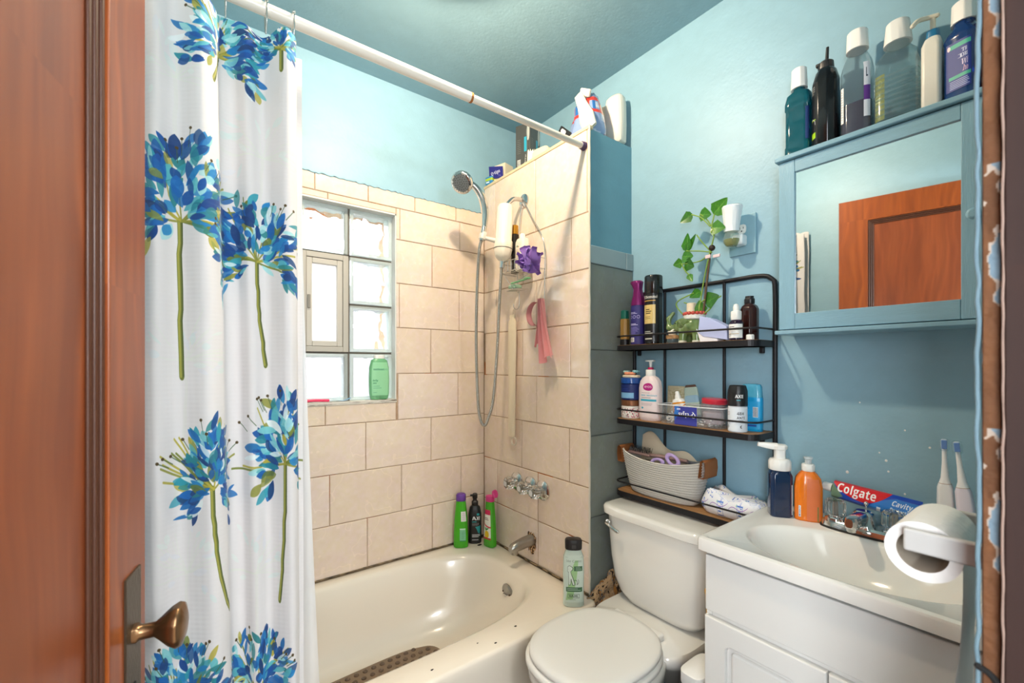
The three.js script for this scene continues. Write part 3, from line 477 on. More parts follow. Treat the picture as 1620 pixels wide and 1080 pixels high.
{
  const curve = (v) => new THREE.CatmullRomCurve3(foldTop.map(([x, z], i) => { const k = Math.pow(1 - v, 1.15); return V(x + (foldLow[i][0] - x) * k, 0, z + (foldLow[i][1] - z) * k); }), false, 'catmullrom', 0.5);
  const NU = 200, NV = 70, mid = curve(0.62); mid.arcLengthDivisions = 600; const total = mid.getLength();
  const sAt = (x, v) => { const c = curve(v); c.arcLengthDivisions = 400; let b = 0, e = 9; for (let i = 160; i <= 400; i++) { const q = Math.abs(c.getPointAt(i / 400).x - x); if (q < e) { e = q; b = i / 400; } } return b; };
  const TW = 2048, TH = 2048, PXM = TH / (CY1 - CY0), SX = TW / total;            // pixels per metre, down and along
  const cloth = print(TW, TH, (c) => {
    c.fillStyle = '#e2dfe0'; c.fillRect(0, 0, TW, TH);
    const at = (x, y) => [sAt(x, (y - CY0) / (CY1 - CY0)) * TW, (CY1 - y) * PXM];
    const R = SX / PXM;                                                            // texels are wider than tall
    const petal = (x, y, len, wid, ang, color, al = 0.9) => {
      c.save(); c.translate(x, y); c.scale(R, 1); c.rotate(ang); c.globalAlpha = al; c.fillStyle = color; c.beginPath(); c.moveTo(0, 0);
      c.bezierCurveTo(wid * 1.5, -len * 0.35, wid * 0.9, -len * 0.8, wid * 0.12, -len); c.bezierCurveTo(-wid * 1.1, -len * 0.8, -wid * 1.2, -len * 0.3, 0, 0); c.fill(); c.restore(); c.globalAlpha = 1;
    };
    const line = (pts, w, color, al = 1) => { c.globalAlpha = al; c.strokeStyle = color; c.lineWidth = w; c.lineCap = 'round'; c.lineJoin = 'round'; c.beginPath(); pts.forEach(([x, y], i) => i ? c.lineTo(x, y) : c.moveTo(x, y)); c.stroke(); c.globalAlpha = 1; };
    const blues = ['#0c4f9e', '#0a3f86', '#1265b4', '#123a73', '#1b7fbf', '#0d5fa8'], teals = ['#2f9bb0', '#5cb9c4', '#1d8393', '#7fccd2', '#a5dcdf', '#2a7f86'], olive = ['#8d8f3a', '#b0a53e', '#6f7b2e'];
    const pick = (a) => a[Math.floor(rnd() * a.length)];
    const flower = (x, y, r, stem, lean, pale, wide = 1) => {
      const [px, py] = at(x, y), k = PXM * r;
      // stem
      const st = []; for (let i = 0; i <= 14; i++) { const f = i / 14, yy = y - 0.3 * r - f * stem; st.push([...at(x + lean * f * f, yy)]); }
      line(st, 13 * (pale ? 0.7 : 1) * R * 0.8, pale ? '#dfe0d8' : '#6b7431', pale ? 0.6 : 1); if (!pale) { line(st.map(([a, b], i) => [a - 2 * R, b]), 4 * R, '#a5a347', 0.9); line(st.map(([a, b]) => [a + 4 * R, b]), 2.5 * R, '#3d4b22', 0.8); }
      const cx = px, cy = py + k * 0.3;
      // thin stalks
      for (let i = 0; i < 15; i++) { const a = -Math.PI / 2 + rr(-1.9, 1.9), q = k * rr(0.55, 0.95); line([[cx, cy], [cx + Math.cos(a) * q * R * 0.5, cy + Math.sin(a) * q * 0.5], [cx + Math.cos(a + 0.12) * q * R, cy + Math.sin(a + 0.12) * q]], pale ? 3 : 5, pale ? '#dfe3da' : pick(olive), pale ? 0.6 : 0.9); }
      const n = pale ? 16 : 185;
      for (let i = 0; i < n; i++) {
        const ring = i < n * 0.4 ? rr(0.55, 0.95) : i < n * 0.75 ? rr(0.3, 0.75) : rr(0.1, 0.5), a = -Math.PI / 2 + rr(-2.15, 2.15), x1 = cx + Math.cos(a) * k * ring * R * 0.72 * wide, y1 = cy + Math.sin(a) * k * ring * 0.95;
        const out = a + Math.PI / 2 + rr(-0.9, 0.9), color = pale ? pick(['#d3e4e2', '#dfe9e6', '#dcdfe8']) : rnd() < 0.52 ? pick(blues) : rnd() < 0.78 ? pick(teals) : rnd() < 0.4 ? '#e8f3f4' : pick(olive);
        petal(x1, y1, k * rr(0.13, 0.32), k * rr(0.028, 0.075), out, color, pale ? 0.55 : rr(0.72, 0.98));
      }
      if (!pale) for (let i = 0; i < 10; i++) { const a = -Math.PI / 2 + rr(-1.2, 1.2), q = k * rr(0.8, 1.05), ex = cx + Math.cos(a) * q * R * 0.9, ey = cy + Math.sin(a) * q; line([[cx + Math.cos(a) * q * 0.8 * R * 0.9, cy + Math.sin(a) * q * 0.8], [ex, ey]], 2.5, '#3f5a3a', 0.8); c.fillStyle = '#4d3d1c'; c.beginPath(); c.ellipse(ex, ey, 3.5 * R, 3.5, 0, 0, 7); c.fill(); }
    };
    for (const f of FLOWERS) flower(...f);
  });
  cloth.wrapS = cloth.wrapT = THREE.ClampToEdgeWrapping;
  const waffle = tex(128, (u, v) => { const n = 0.5 + 0.25 * Math.cos(u * 6.2832 * 4) + 0.25 * Math.cos(v * 6.2832 * 4); return [n, n, n]; }, false);
  const curves = []; for (let j = 0; j <= NV; j++) { const c = curve(j / NV); c.arcLengthDivisions = 400; curves.push(c); }
  const g = grid(NU, NV, (u, v) => { const p = curves[Math.round(v * NV)].getPointAt(u); let y = CY0 + (CY1 - CY0) * v; if (v > 0.97) y -= 0.011 * (1 - Math.cos(u * 6.2832 * 9)) * (v - 0.97) / 0.03; p.x += 0.0018 * (fbm(u * 40, v * 30, 64, 2, 3) - 0.5); p.z += 0.006 * (fbm(u * 22, v * 16, 64, 2, 13) - 0.5); return [p.x, y, p.z]; });
  const t = thing('shower_curtain', 'white shower curtain printed with tall blue agapanthus flowers, drawn to the left', 'curtain');
  mesh('curtain_cloth', g, std('#ffffff', 0.85, { map: cloth, bumpMap: rep(waffle, 18, 50), bumpScale: 0.0003, transmission: 0.12, thickness: 0, sheen: 0.2, sheenColor: col('#ffffff') }), t);
  for (const x of [-0.21, -0.14, -0.075, 0.005, 0.075, 0.16, 0.222]) {
    const hook = mesh('hook', tube([[x, RODY - 0.062, RODZ + 0.004], [x, RODY - 0.03, RODZ + 0.018], [x, RODY + 0.004, RODZ + 0.0195], [x, RODY + 0.021, RODZ + 0.002], [x, RODY + 0.006, RODZ - 0.0195], [x, RODY - 0.03, RODZ - 0.014], [x, RODY - 0.058, RODZ - 0.004]], 0.0016, 6, 40), M.chrome, t);
    mesh('rollers', merge([-0.006, 0, 0.006].map((d) => T(new THREE.SphereGeometry(0.0042, 10, 8), x, RODY + 0.02 - Math.abs(d) * 0.3, RODZ + d * 1.5 + 0.002))), M.chrome, hook);
  }
  const lg = grid(40, 60, (u, v) => { const k = Math.pow(1 - v, 1.6); const x = 0.10 + 0.152 * u + k * (0.03 + 0.052 * u); return [x, 0.14 + 2.0 * v, -1.335 - 0.075 * k + 0.012 * Math.sin(u * 14 + k * 2)]; });
  tag(mesh('shower_liner', lg, std('#f6f6f8', 0.6, { transmission: 0.25, thickness: 0 })), 'plain white curtain liner hanging inside the tub behind the printed curtain', 'curtain');
}
// ---------------------------------------------------------------- door, jamb and casing
const woodTex = tex(512, (u, v) => {
  const w = fbm(u * 3, v * 2, 2, 3, 61) * 0.9, g = fbm(u * 46 + w * 6, v * 3, 64, 4, 62), r = Math.sin((u * 9 + w * 3) * 6.2832) * 0.5 + 0.5, l = 0.74 + 0.22 * g + 0.08 * r * g;
  return [l, l * (0.9 + 0.1 * g), l * (0.82 + 0.15 * g)];
});
const wood = (c, o = {}) => std(c, 0.42, { map: woodTex, clearcoat: 0.2, clearcoatRoughness: 0.2, ...o });
{
  const w = 0.81, h = 2.215, d = 0.036;
  const t = thing('door', 'varnished orange-brown panelled door standing open with an old knob', 'door', [-0.2235, 0.012, -0.0757], Math.atan2(0.977, 0.2115));
  // local x runs from hinge to lock edge, the face towards the room's middle is at local z = 0
  const face = wood('#a8561c'), dark = wood('#5a321d', { roughness: 0.5, clearcoat: 0.2 }), panel = wood('#9c5026');
  const holes = [rect(0.125, 0.815, w - 0.128, h - 0.122), rect(0.125, 0.22, w - 0.128, 0.66)];
  mesh('frame', uvScale(T(extrude(rect(0, 0, w, h), d, 0.0015, holes), 0, 0, -d), 0.7), face, t);
  for (const [[x0, y0], , [x1, y1]] of holes) {
    const p = mesh('panel', uvScale(span(x0 - 0.004, x1 + 0.004, y0 - 0.004, y1 + 0.004, -0.024, -0.013), 0.8), panel, t);
    for (const [a, b, e, f] of [[x0, y0, x0 + 0.026, y1], [x1 - 0.026, y0, x1, y1], [x0, y0, x1, y0 + 0.026], [x0, y1 - 0.026, x1, y1]]) {
      const across = e - a < 0.1, m = [0, 0.0085, 0.017].map((o, i) => across ? rspan(a + o + 0.0004, a + o + 0.0085, b, f, -0.014, -0.002 - (a === x0 ? i : 2 - i) * 0.0032, 0.003) : rspan(a, e, b + o + 0.0004, b + o + 0.0085, -0.014, -0.002 - (b === y0 ? i : 2 - i) * 0.0032, 0.003));
      mesh('moulding', merge(m), dark, p);
    }
  }
  const brass = std('#6d5f50', 0.42, { metalness: 0.85, bumpMap: fine, bumpScale: 0.0006 });
  const plate = mesh('lock_plate', rspan(w - 0.082, w - 0.026, 0.83 - 0.05, 1.005, 0.0, 0.0042, 0.0015), brass, t);
  mesh('keyhole', merge([T(new THREE.CylinderGeometry(0.005, 0.005, 0.0012, 14), w - 0.054, 0.845, 0.0044, Math.PI / 2), box(0.005, 0.016, 0.0012, w - 0.054, 0.836, 0.0044)]), std('#0b0a0a', 0.9), plate);
  const k = mesh('knob', T(rev([[0.013, 0.003], [0.0135, 0.008], [0.0105, 0.012], [0.01, 0.028], [0.015, 0.034], [0.026, 0.046], [0.031, 0.055], [0.029, 0.0605], [0.018, 0.064], [0.001, 0.0655]], 40, { crease: 60 }), w - 0.054, 0.918, 0, Math.PI / 2), std('#8a6a4c', 0.3, { metalness: 0.9 }), t);
  for (const y of [0.25, 1.1, 1.95]) mesh('hinge', merge([rod([0.004, y - 0.045, 0.004], [0.004, y + 0.045, 0.004], 0.006)]), brass, t);
}
{
  const jw = wood('#2e1206', { roughness: 0.75, clearcoat: 0 }), worn = std('#ffffff', 0.8, { map: tex(256, (u, v) => { const n = fbm(u * 10, v * 6, 8, 4, 111), s = fbm(u * 30, v * 10, 16, 3, 112); return n > 0.66 ? [0.42, 0.5, 0.55] : n > 0.62 ? [0.66, 0.6, 0.55] : [0.32 + 0.14 * s, 0.19 + 0.1 * s, 0.09 + 0.07 * s]; }), bumpMap: fine, bumpScale: 0.002 });
  const j = struct(new THREE.Group()); j.name = 'trim_1'; scene.add(j);
  mesh('jamb', uvScale(rspan(0.598, 0.632, 0, 2.27, -0.049, 0.1, 0.002), 0.7), jw, j);
  mesh('stop_strip', uvScale(rspan(0.586, 0.599, 0, 2.26, -0.012, 0.045, 0.002), 0.7), jw, j);
  mesh('casing', uvScale(rspan(0.6085, 0.69, 0, 2.3, -0.064, -0.0505, 0.002), 0.25), worn, j);
  const edge = []; for (let k = 0; k <= 120; k++) edge.push([0.6095 + rr(-0.0024, 0.0016), 0.2 + k * 0.0175, -0.0665 + rr(-0.001, 0.001)]);
  mesh('paint_bead', tube(edge, 0.0019, 6, 260), std('#647d89', 0.8), j);
  const e2 = []; for (let k = 0; k <= 120; k++) e2.push([0.5995 + rr(-0.0007, 0.0007), 0.2 + k * 0.0175, -0.0495 + rr(-0.0006, 0.0006)]);
  mesh('worn_edge', tube(e2, 0.0011, 6, 260), std('#8d766b', 0.8), j);
  mesh('strike_hole', tube([[0.602, 1.01, -0.05], [0.606, 1.0185, -0.058], [0.606, 1.022, -0.066]], 0.003, 8, 16), std('#0d0c0c', 0.9), j);
  const l = struct(mesh('trim_2', uvScale(merge([span(-0.262, -0.24, 0, 2.27, -0.049, 0.1), span(-0.262, 0.632, 2.24, 2.272, -0.049, 0.1)]), 0.7), jw));
}
// ---------------------------------------------------------------- toilet paper on its wall holder
{
  const y = 1.108, z = -0.119, h = thing('paper_holder', 'grey metal toilet paper holder on the wall beside the jamb', 'paper holder');
  const mt = std('#b9b8b5', 0.5);
  for (const x of [0.672, 0.803]) mesh('arm', merge([rspan(x - 0.0045, x + 0.0045, y - 0.013, y + 0.013, z - 0.014, ZD - 0.006, 0.003), rspan(x - 0.012, x + 0.012, y - 0.024, y + 0.024, ZD - 0.007, ZD - 0.0005, 0.003)]), mt, h);
  mesh('spindle', rod([0.672, y, z], [0.803, y, z], 0.008), mt, h);
  const r = thing('toilet_roll', 'white toilet paper roll with a loose tail hanging down', 'toilet paper');
  const paper = std('#e4e2de', 0.95, { bumpMap: fine, bumpScale: 0.0008 }), Ro = 0.034, Ri = 0.023, yc = y - Ri + 0.0085;
  mesh('roll', T(loft([[0.0, Ri, Ri], [0, Ro, Ro], [0.11, Ro, Ro], [0.11, Ri, Ri]], 48, { cap0: false, cap1: false, crease: 30 }), 0.792, yc, z, 0, 0, Math.PI / 2), paper, r);
  mesh('core', T(loft([[0.11, Ri, Ri], [0.0, Ri, Ri]], 48, { cap0: false, cap1: false }), 0.792, yc, z, 0, 0, Math.PI / 2), std('#b8aa98', 0.9), r);
  const tail = grid(10, 40, (u, v) => { const a = v * 0.36, tw = Math.max(0, v - 0.45); return [0.685 + 0.105 * u * (1 - 1.2 * tw), yc - a, z + Ro - 0.001 - 0.045 * v * v * (1.1 - 0.7 * u) + 0.004 * Math.sin(v * 7 + u * 3) * v]; });
  mesh('loose_tail', tail, std('#e6e4e0', 0.95, { transmission: 0.25, thickness: 0 }), r);
}
// ---------------------------------------------------------------- shelf unit over the tank
const S1 = 1.391, S2 = 1.089, S3 = 0.792, WALLTURN = -Math.PI / 2;
{
  const t = thing('wall_shelf', 'black wire shelf unit with three wooden boards above the toilet tank', 'shelf');
  const zl = -1.203, zr = -0.635, xb = 1.57, xf = 1.432, bm = M.blackMetal;
  mesh('back_frame', tube([[xb, 0.775, zl], [xb, 1.0, zl], [xb, 1.3, zl], [xb, 1.56, zl], [xb, 1.6, zl + 0.012], [xb, 1.614, zl + 0.05], [xb, 1.614, -1.05], [xb, 1.614, -0.8], [xb, 1.614, zr - 0.05], [xb, 1.6, zr - 0.012], [xb, 1.56, zr], [xb, 1.3, zr], [xb, 1.0, zr], [xb, 0.775, zr]], 0.0078, 10, 160), bm, t);
  for (const z of [-1.052, -0.806]) mesh('upright', rod([xb, 0.78, z], [xb, 1.61, z], 0.0055), bm, t);
  const oak = std('#c79b6a', 0.6, { map: woodTex });
  const outline = (o) => { const p = [[xb - 0.006, zl + 0.004], [xf + 0.03 + o * 0, zl + o]], a = (cx, cz, q, r) => { const e = []; for (let i = 0; i <= 6; i++) { const g = q + i / 6 * Math.PI / 2; e.push([cx + Math.cos(g) * r, cz + Math.sin(g) * r]); } return e; }; const r = 0.034 - o; return [[xb - 0.006, -(zl + o)], ...a(xf + 0.034, -(zl + 0.034), Math.PI / 2, r), ...a(xf + 0.034, -(zr - 0.034), Math.PI, r), [xb - 0.006, -(zr - o)]]; };
  for (const y of [S1, S2, S3]) {
    const b = mesh('board', uvScale(T(extrude(outline(0.004), 0.009), 0, y - 0.009, 0, -Math.PI / 2), 0.4), oak, t);
    mesh('board_rim', T(extrude(outline(0), 0.02, 0, [outline(0.0032).reverse()]), 0, y - 0.021, 0, -Math.PI / 2), bm, b);
    const rl = []; { const q = outline(0.001); q.forEach(([x, m], i) => { rl.push([x, y + 0.037, -m]); const n = q[i + 1]; if (n && Math.hypot(n[0] - x, n[1] - m) > 0.05) for (let s = 1; s < 12; s++) rl.push([x + (n[0] - x) * s / 12, y + 0.037, -(m + (n[1] - m) * s / 12)]); }); }
    mesh('guard_rail', tube(rl, 0.0032, 8, 120), bm, b);
    for (const z of [zl + 0.035, zr - 0.035]) mesh('bracket', rspan(xb - 0.02, xb - 0.006, y - 0.042, y - 0.02, z - 0.007, z + 0.007, 0.003), bm, b);
  }
}
// a bottle or tin: rings for the body, a list of parts [name, geometry, material]
function vessel(name, label, category, p, turn, rings, m, parts = [], bodyName = 'body', group) {
  const t = thing(name, label, category, p, turn, group);
  mesh(bodyName, loft(rings, 44, { crease: 40 }), m, t);
  for (const [n, g, mm] of parts) mesh(n, g, mm, t);
  return t;
}
const lab = (w, h, draw, rough = 0.5) => std('#ffffff', rough, { map: print(w, h, draw) });
const cyl = (r, y0, y1, e = 0.003) => [[y0, r - e, r - e], [y0 + e, r, r], [y1 - e, r, r], [y1, r - e, r - e]];
const capG = (r0, r1, y0, y1) => rev([[r0, y0], [r0, y0 + 0.001], [r1, y1 - 0.003], [r1 - 0.003, y1], [0.001, y1]], 32);
// --- top board
vessel('amber_bottle', 'small honey-coloured bottle with dark green cap in the shelf corner', 'bottle', [1.478, S1, -1.182], WALLTURN, cyl(0.019, 0, 0.112), std('#c39a52', 0.2, { transmission: 0.5, thickness: 0 }), [['cap', capG(0.017, 0.016, 0.112, 0.148), std('#0d5b4e', 0.4)], ['base_band', rev([[0.0195, 0.001], [0.0195, 0.026]], 28), M.black]]);
vessel('cream_bottle', 'small cream bottle half hidden behind the purple spray can', 'bottle', [1.54, S1, -1.155], WALLTURN, cyl(0.016, 0, 0.12), std('#d9b98a', 0.5), [['cap', capG(0.013, 0.012, 0.12, 0.145), std('#e9d6b5', 0.5)]]);
{
  const r = [[0, 0.026, 0.026], [0.003, 0.029, 0.029], [0.15, 0.029, 0.029], [0.165, 0.028, 0.028]];
  vessel('air_freshener_can', 'violet spray can with a waisted magenta trigger top', 'spray can', [1.488, S1, -1.122], WALLTURN, r, std('#2c2561', 0.35, { metalness: 0.3 }), [
    ['print', patch(r, 0.004, 0.16, 1.35), lab(256, 512, (c, w, h) => { c.fillStyle = '#2f2a70'; c.fillRect(0, 0, w, h); const g = ['#8d86c9', '#c9c5ea']; lines(c, 60, 88, 130, 2, 14, g[1], 6); for (let i = 0; i < 3; i++) { c.strokeStyle = '#b9b4e6'; c.lineWidth = 5; c.beginPath(); c.arc(80 + i * 55, 150, 19, 0, 7); c.stroke(); } lines(c, 60, 240, 140, 2, 14, '#cfcbf2', 7); lines(c, 60, 285, 140, 8, 14, g[0], 5); bars(c, 60, 430, 70, 50, '#333'); })],
    ['trigger_top', loft([[0.162, 0.029, 0.029], [0.175, 0.0285, 0.0285], [0.205, 0.021, 0.021], [0.228, 0.018, 0.018, 2, -0.001], [0.246, 0.023, 0.02, 2, -0.004], [0.258, 0.029, 0.022, 2, -0.007], [0.264, 0.024, 0.018, 2, -0.008]], 36, { crease: 70 }), std('#7d1f66', 0.3, { metalness: 0.4 })]]);
}
{
  const r = cyl(0.0345, 0, 0.205, 0.004);
  vessel('hairspray_can', 'tall black hairspray can with a gold label', 'spray can', [1.49, S1, -1.05], WALLTURN, r, std('#121115', 0.22, { metalness: 0.4, clearcoat: 0.5 }), [
    ['print', patch(r, 0.01, 0.2, 1.2), lab(256, 512, (c, w, h) => { c.fillStyle = '#141316'; c.fillRect(0, 0, w, h); txt(c, 'TRESemmé', 128, 38, 40, '#e9e5dc', 'serif'); c.fillStyle = '#c79a45'; c.fillRect(40, 72, 176, 10); c.fillStyle = '#d9bd78'; c.fillRect(40, 120, 176, 200); lines(c, 88, 165, 84, 3, 20, '#4a3b1d', 10); lines(c, 80, 245, 96, 2, 18, '#6b5629', 5); lines(c, 60, 400, 140, 2, 18, '#d8d5cc', 6); lines(c, 70, 474, 120, 1, 10, '#d8d5cc', 12); }, 0.3)],
    ['cap', rev([[0.033, 0.2], [0.035, 0.204], [0.035, 0.268], [0.032, 0.273], [0.001, 0.274]], 36), std('#0e0d10', 0.2, { clearcoat: 0.6 })]]);
}
{
  const t = thing('candle_jar', 'tiny glass jar with a wooden band before the elephant planter', 'jar', [1.462, S1, -0.948]);
  mesh('jar', rev([[0.019, 0], [0.021, 0.004], [0.021, 0.024], [0.018, 0.03]], 28), std('#6b7f86', 0.15, { transmission: 0.5, thickness: 0 }), t);
  mesh('wooden_band', rev([[0.0212, 0.016], [0.023, 0.018], [0.023, 0.027], [0.0212, 0.03], [0.001, 0.031]], 28), std('#b98a5a', 0.6), t);
  mesh('stopper', rev([[0.013, 0.03], [0.014, 0.034], [0.013, 0.045], [0.001, 0.046]], 20), std('#d7cdbb', 0.5), t);
}
// elephant planter: one smooth body from blended blobs
function blobs(list, lo, hi, cell, k = 0.012) {
  const N = [0, 1, 2].map((i) => Math.ceil((hi[i] - lo[i]) / cell) + 1), f = new Float32Array(N[0] * N[1] * N[2]);
  const sd = (x, y, z) => { let d = 1; for (const b of list) { let v; if (b.length === 6) { const qx = (x - b[0]) / b[3], qy = (y - b[1]) / b[4], qz = (z - b[2]) / b[5], l = Math.hypot(qx, qy, qz); v = (l - 1) * Math.min(b[3], b[4], b[5]); } else { const ax = b[3] - b[0], ay = b[4] - b[1], az = b[5] - b[2], t = Math.max(0, Math.min(1, ((x - b[0]) * ax + (y - b[1]) * ay + (z - b[2]) * az) / (ax * ax + ay * ay + az * az))); v = Math.hypot(x - b[0] - ax * t, y - b[1] - ay * t, z - b[2] - az * t) - (b[6] + (b[7] - b[6]) * t); } const h = Math.max(0, Math.min(1, 0.5 + 0.5 * (d - v) / k)); d = d * (1 - h) + v * h - k * h * (1 - h); } return d; };
  for (let i = 0; i < N[0]; i++) for (let j = 0; j < N[1]; j++) for (let q = 0; q < N[2]; q++) f[(i * N[1] + j) * N[2] + q] = sd(lo[0] + i * cell, lo[1] + j * cell, lo[2] + q * cell);
  // surface nets
  const P = [], I = [], id = new Int32Array(f.length).fill(-1), at = (i, j, q) => (i * N[1] + j) * N[2] + q;
  for (let i = 0; i < N[0] - 1; i++) for (let j = 0; j < N[1] - 1; j++) for (let q = 0; q < N[2] - 1; q++) {
    let n = 0, s = [0, 0, 0]; const c = []; for (let e = 0; e < 8; e++) c.push(f[at(i + (e & 1), j + ((e >> 1) & 1), q + (e >> 2))]);
    for (const [a, b] of [[0, 1], [2, 3], [4, 5], [6, 7], [0, 2], [1, 3], [4, 6], [5, 7], [0, 4], [1, 5], [2, 6], [3, 7]]) if ((c[a] < 0) !== (c[b] < 0)) { const t = c[a] / (c[a] - c[b]); n++; s[0] += (a & 1) + ((b & 1) - (a & 1)) * t; s[1] += ((a >> 1) & 1) + (((b >> 1) & 1) - ((a >> 1) & 1)) * t; s[2] += (a >> 2) + ((b >> 2) - (a >> 2)) * t; }
    if (n) { id[at(i, j, q)] = P.length / 3; P.push(lo[0] + (i + s[0] / n) * cell, lo[1] + (j + s[1] / n) * cell, lo[2] + (q + s[2] / n) * cell); }
  }
  const quad = (a, b, c, d, flip) => { if (a < 0 || b < 0 || c < 0 || d < 0) return; flip ? I.push(a, c, b, a, d, c) : I.push(a, b, c, a, c, d); };
  for (let i = 1; i < N[0] - 1; i++) for (let j = 1; j < N[1] - 1; j++) for (let q = 1; q < N[2] - 1; q++) {
    const v = f[at(i, j, q)] < 0;
    if (v !== f[at(i + 1, j, q)] < 0) quad(id[at(i, j - 1, q - 1)], id[at(i, j, q - 1)], id[at(i, j, q)], id[at(i, j - 1, q)], !v);
    if (v !== f[at(i, j + 1, q)] < 0) quad(id[at(i - 1, j, q - 1)], id[at(i - 1, j, q)], id[at(i, j, q)], id[at(i, j, q - 1)], !v);
    if (v !== f[at(i, j, q + 1)] < 0) quad(id[at(i - 1, j - 1, q)], id[at(i, j - 1, q)], id[at(i, j, q)], id[at(i - 1, j, q)], !v);
  }
  const g = new THREE.BufferGeometry(); g.setAttribute('position', new THREE.Float32BufferAttribute(P, 3)); g.setAttribute('uv', new THREE.Float32BufferAttribute(new Float32Array(P.length / 3 * 2), 2)); g.setIndex(I); g.computeVertexNormals();
  return g;
}
{
  const t = thing('elephant_planter', 'green ceramic elephant planter holding a climbing pothos vine', 'planter', [1.5, S1, -0.893]);
  const glaze = std('#74895f', 0.14, { clearcoat: 0.8, map: tex(128, (u, v) => { const n = fbm(u * 6, v * 6, 6, 4, 19); return [0.75 + 0.3 * n, 0.8 + 0.25 * n, 0.7 + 0.2 * n]; }) });
  // elephant looks towards -z
  const g = blobs([[0, 0.062, 0.008, 0.042, 0.036, 0.045], [-0.012, 0.066, -0.036, 0.026, 0.026, 0.026], [-0.02, 0.058, -0.06, -0.024, 0.06, -0.078, 0.012, 0.009], [-0.024, 0.06, -0.078, -0.018, 0.095, -0.083, 0.009, 0.008], [-0.018, 0.095, -0.083, -0.012, 0.115, -0.068, 0.008, 0.007],
    [-0.022, 0.045, -0.02, -0.024, 0.008, -0.022, 0.016, 0.013], [0.022, 0.045, -0.02, 0.024, 0.008, -0.022, 0.016, 0.013], [-0.022, 0.045, 0.032, -0.024, 0.008, 0.034, 0.016, 0.014], [0.022, 0.045, 0.032, 0.024, 0.008, 0.034, 0.016, 0.014]], [-0.07, -0.012, -0.11], [0.07, 0.14, 0.07], 0.0032, 0.009);
  const el = mesh('elephant', uvScale(g, 0.08), glaze, t);
  mesh('ear', T(loft([[-0.003, 0.018, 0.022], [0, 0.021, 0.026], [0.003, 0.018, 0.022]], 28, { crease: 60 }), -0.038, 0.07, -0.012, 0, 0, Math.PI / 2 + 0.25), glaze, el);
  mesh('tusk', tube([[-0.03, 0.052, -0.055], [-0.036, 0.045, -0.064], [-0.034, 0.044, -0.074]], 0.0032, 8, 12), std('#e8e6da', 0.2), el);
  mesh('eye', T(new THREE.SphereGeometry(0.003, 10, 8), -0.036, 0.074, -0.044), M.black, el);
  for (const z of [-0.022, 0.034]) mesh('foot', T(loft([[0, 0.014, 0.014], [0.006, 0.015, 0.015], [0.011, 0.01, 0.01]], 20), -0.0245, 0.0005, z), std('#dcdfcf', 0.2), el);
  mesh('pot_rim', T(rev([[0.032, 0.084], [0.038, 0.088], [0.039, 0.1], [0.0365, 0.103], [0.034, 0.1], [0.033, 0.09], [0.001, 0.088]], 36), 0, 0, 0.012), std('#e6e5de', 0.2), t);
  const red = std('#c04a3e', 0.3); for (let k = 0; k < 16; k++) mesh('bead', T(new THREE.SphereGeometry(0.0075, 10, 8), 0.0345 * Math.cos(k / 16 * 6.283), 0.107, 0.012 + 0.0345 * Math.sin(k / 16 * 6.283)), red, t);
  mesh('candle_stub', T(rev([[0.017, 0.09], [0.017, 0.146], [0.014, 0.148], [0.001, 0.147]], 24), 0.0, 0, 0.0), std('#ead9bd', 0.5), t);
  // vine: numbers are [y, z] above the floor and along the wall
  const o = (y, z, x = 1.5) => [x - 1.5, y - S1, z + 0.893], stemM = std('#7fa03c', 0.5), brown = std('#5a4330', 0.7);
  mesh('stake', rod(o(1.49, -0.848), o(1.736, -0.818), 0.0042, 0.0036), brown, t);
  mesh('plant_clip', merge([T(rbox(0.01, 0.013, 0.02, 0.003), ...o(1.697, -0.826, 1.495)), T(rbox(0.007, 0.011, 0.026, 0.003), ...o(1.694, -0.795, 1.495))]), std('#e7c9cb', 0.5), t);
  mesh('stake_knot', T(new THREE.SphereGeometry(0.011, 12, 10), ...o(1.727, -0.815)), std('#2c1c18', 0.6), t);
  const stems = [[[1.49, -0.866], [1.6, -0.846], [1.69, -0.826], [1.775, -0.806], [1.805, -0.817], [1.845, -0.808]], [[1.805, -0.82], [1.845, -0.855], [1.868, -0.893]], [[1.805, -0.817], [1.84, -0.84], [1.86, -0.86]], [[1.712, -0.817], [1.755, -0.85], [1.785, -0.87]], [[1.712, -0.817], [1.725, -0.86], [1.737, -0.914]], [[1.712, -0.817], [1.69, -0.862], [1.691, -0.932]], [[1.79, -0.812], [1.785, -0.816], [1.782, -0.815]], [[1.691, -0.932], [1.66, -0.915], [1.647, -0.905]], [[1.49, -0.92], [1.535, -0.957], [1.556, -0.945], [1.575, -0.885]], [[1.49, -0.865], [1.53, -0.862], [1.545, -0.84]], [[1.49, -0.85], [1.51, -0.82], [1.54, -0.8], [1.552, -0.784]], [[1.49, -0.86], [1.53, -0.895], [1.545, -0.925]]];
  stems.forEach((s, i) => mesh('stem', tube(s.map(([y, z], j) => o(y, z, 1.5 - 0.004 * Math.sin(i * 2 + j))), 0.0024, 6, 24), stemM, t));
  const leafTex = print(128, 128, (c, w, h) => { c.fillStyle = '#4f8f2f'; c.fillRect(0, 0, w, h); for (let i = 0; i < 50; i++) { c.globalAlpha = 0.25; c.fillStyle = i % 3 ? '#7fb944' : '#2f6b24'; c.beginPath(); c.ellipse(rr(0, w), rr(0, h), rr(4, 22), rr(2, 8), 0.6, 0, 7); c.fill(); } c.globalAlpha = 1; c.strokeStyle = '#a9c96a'; c.lineWidth = 3; c.beginPath(); c.moveTo(64, 0); c.lineTo(64, 128); c.stroke(); });
  const leafMats = ['#d6e6c0', '#b9dc9c', '#9cc27a'].map((c) => std(c, 0.3, { map: leafTex, transmission: 0.25, thickness: 0 }));
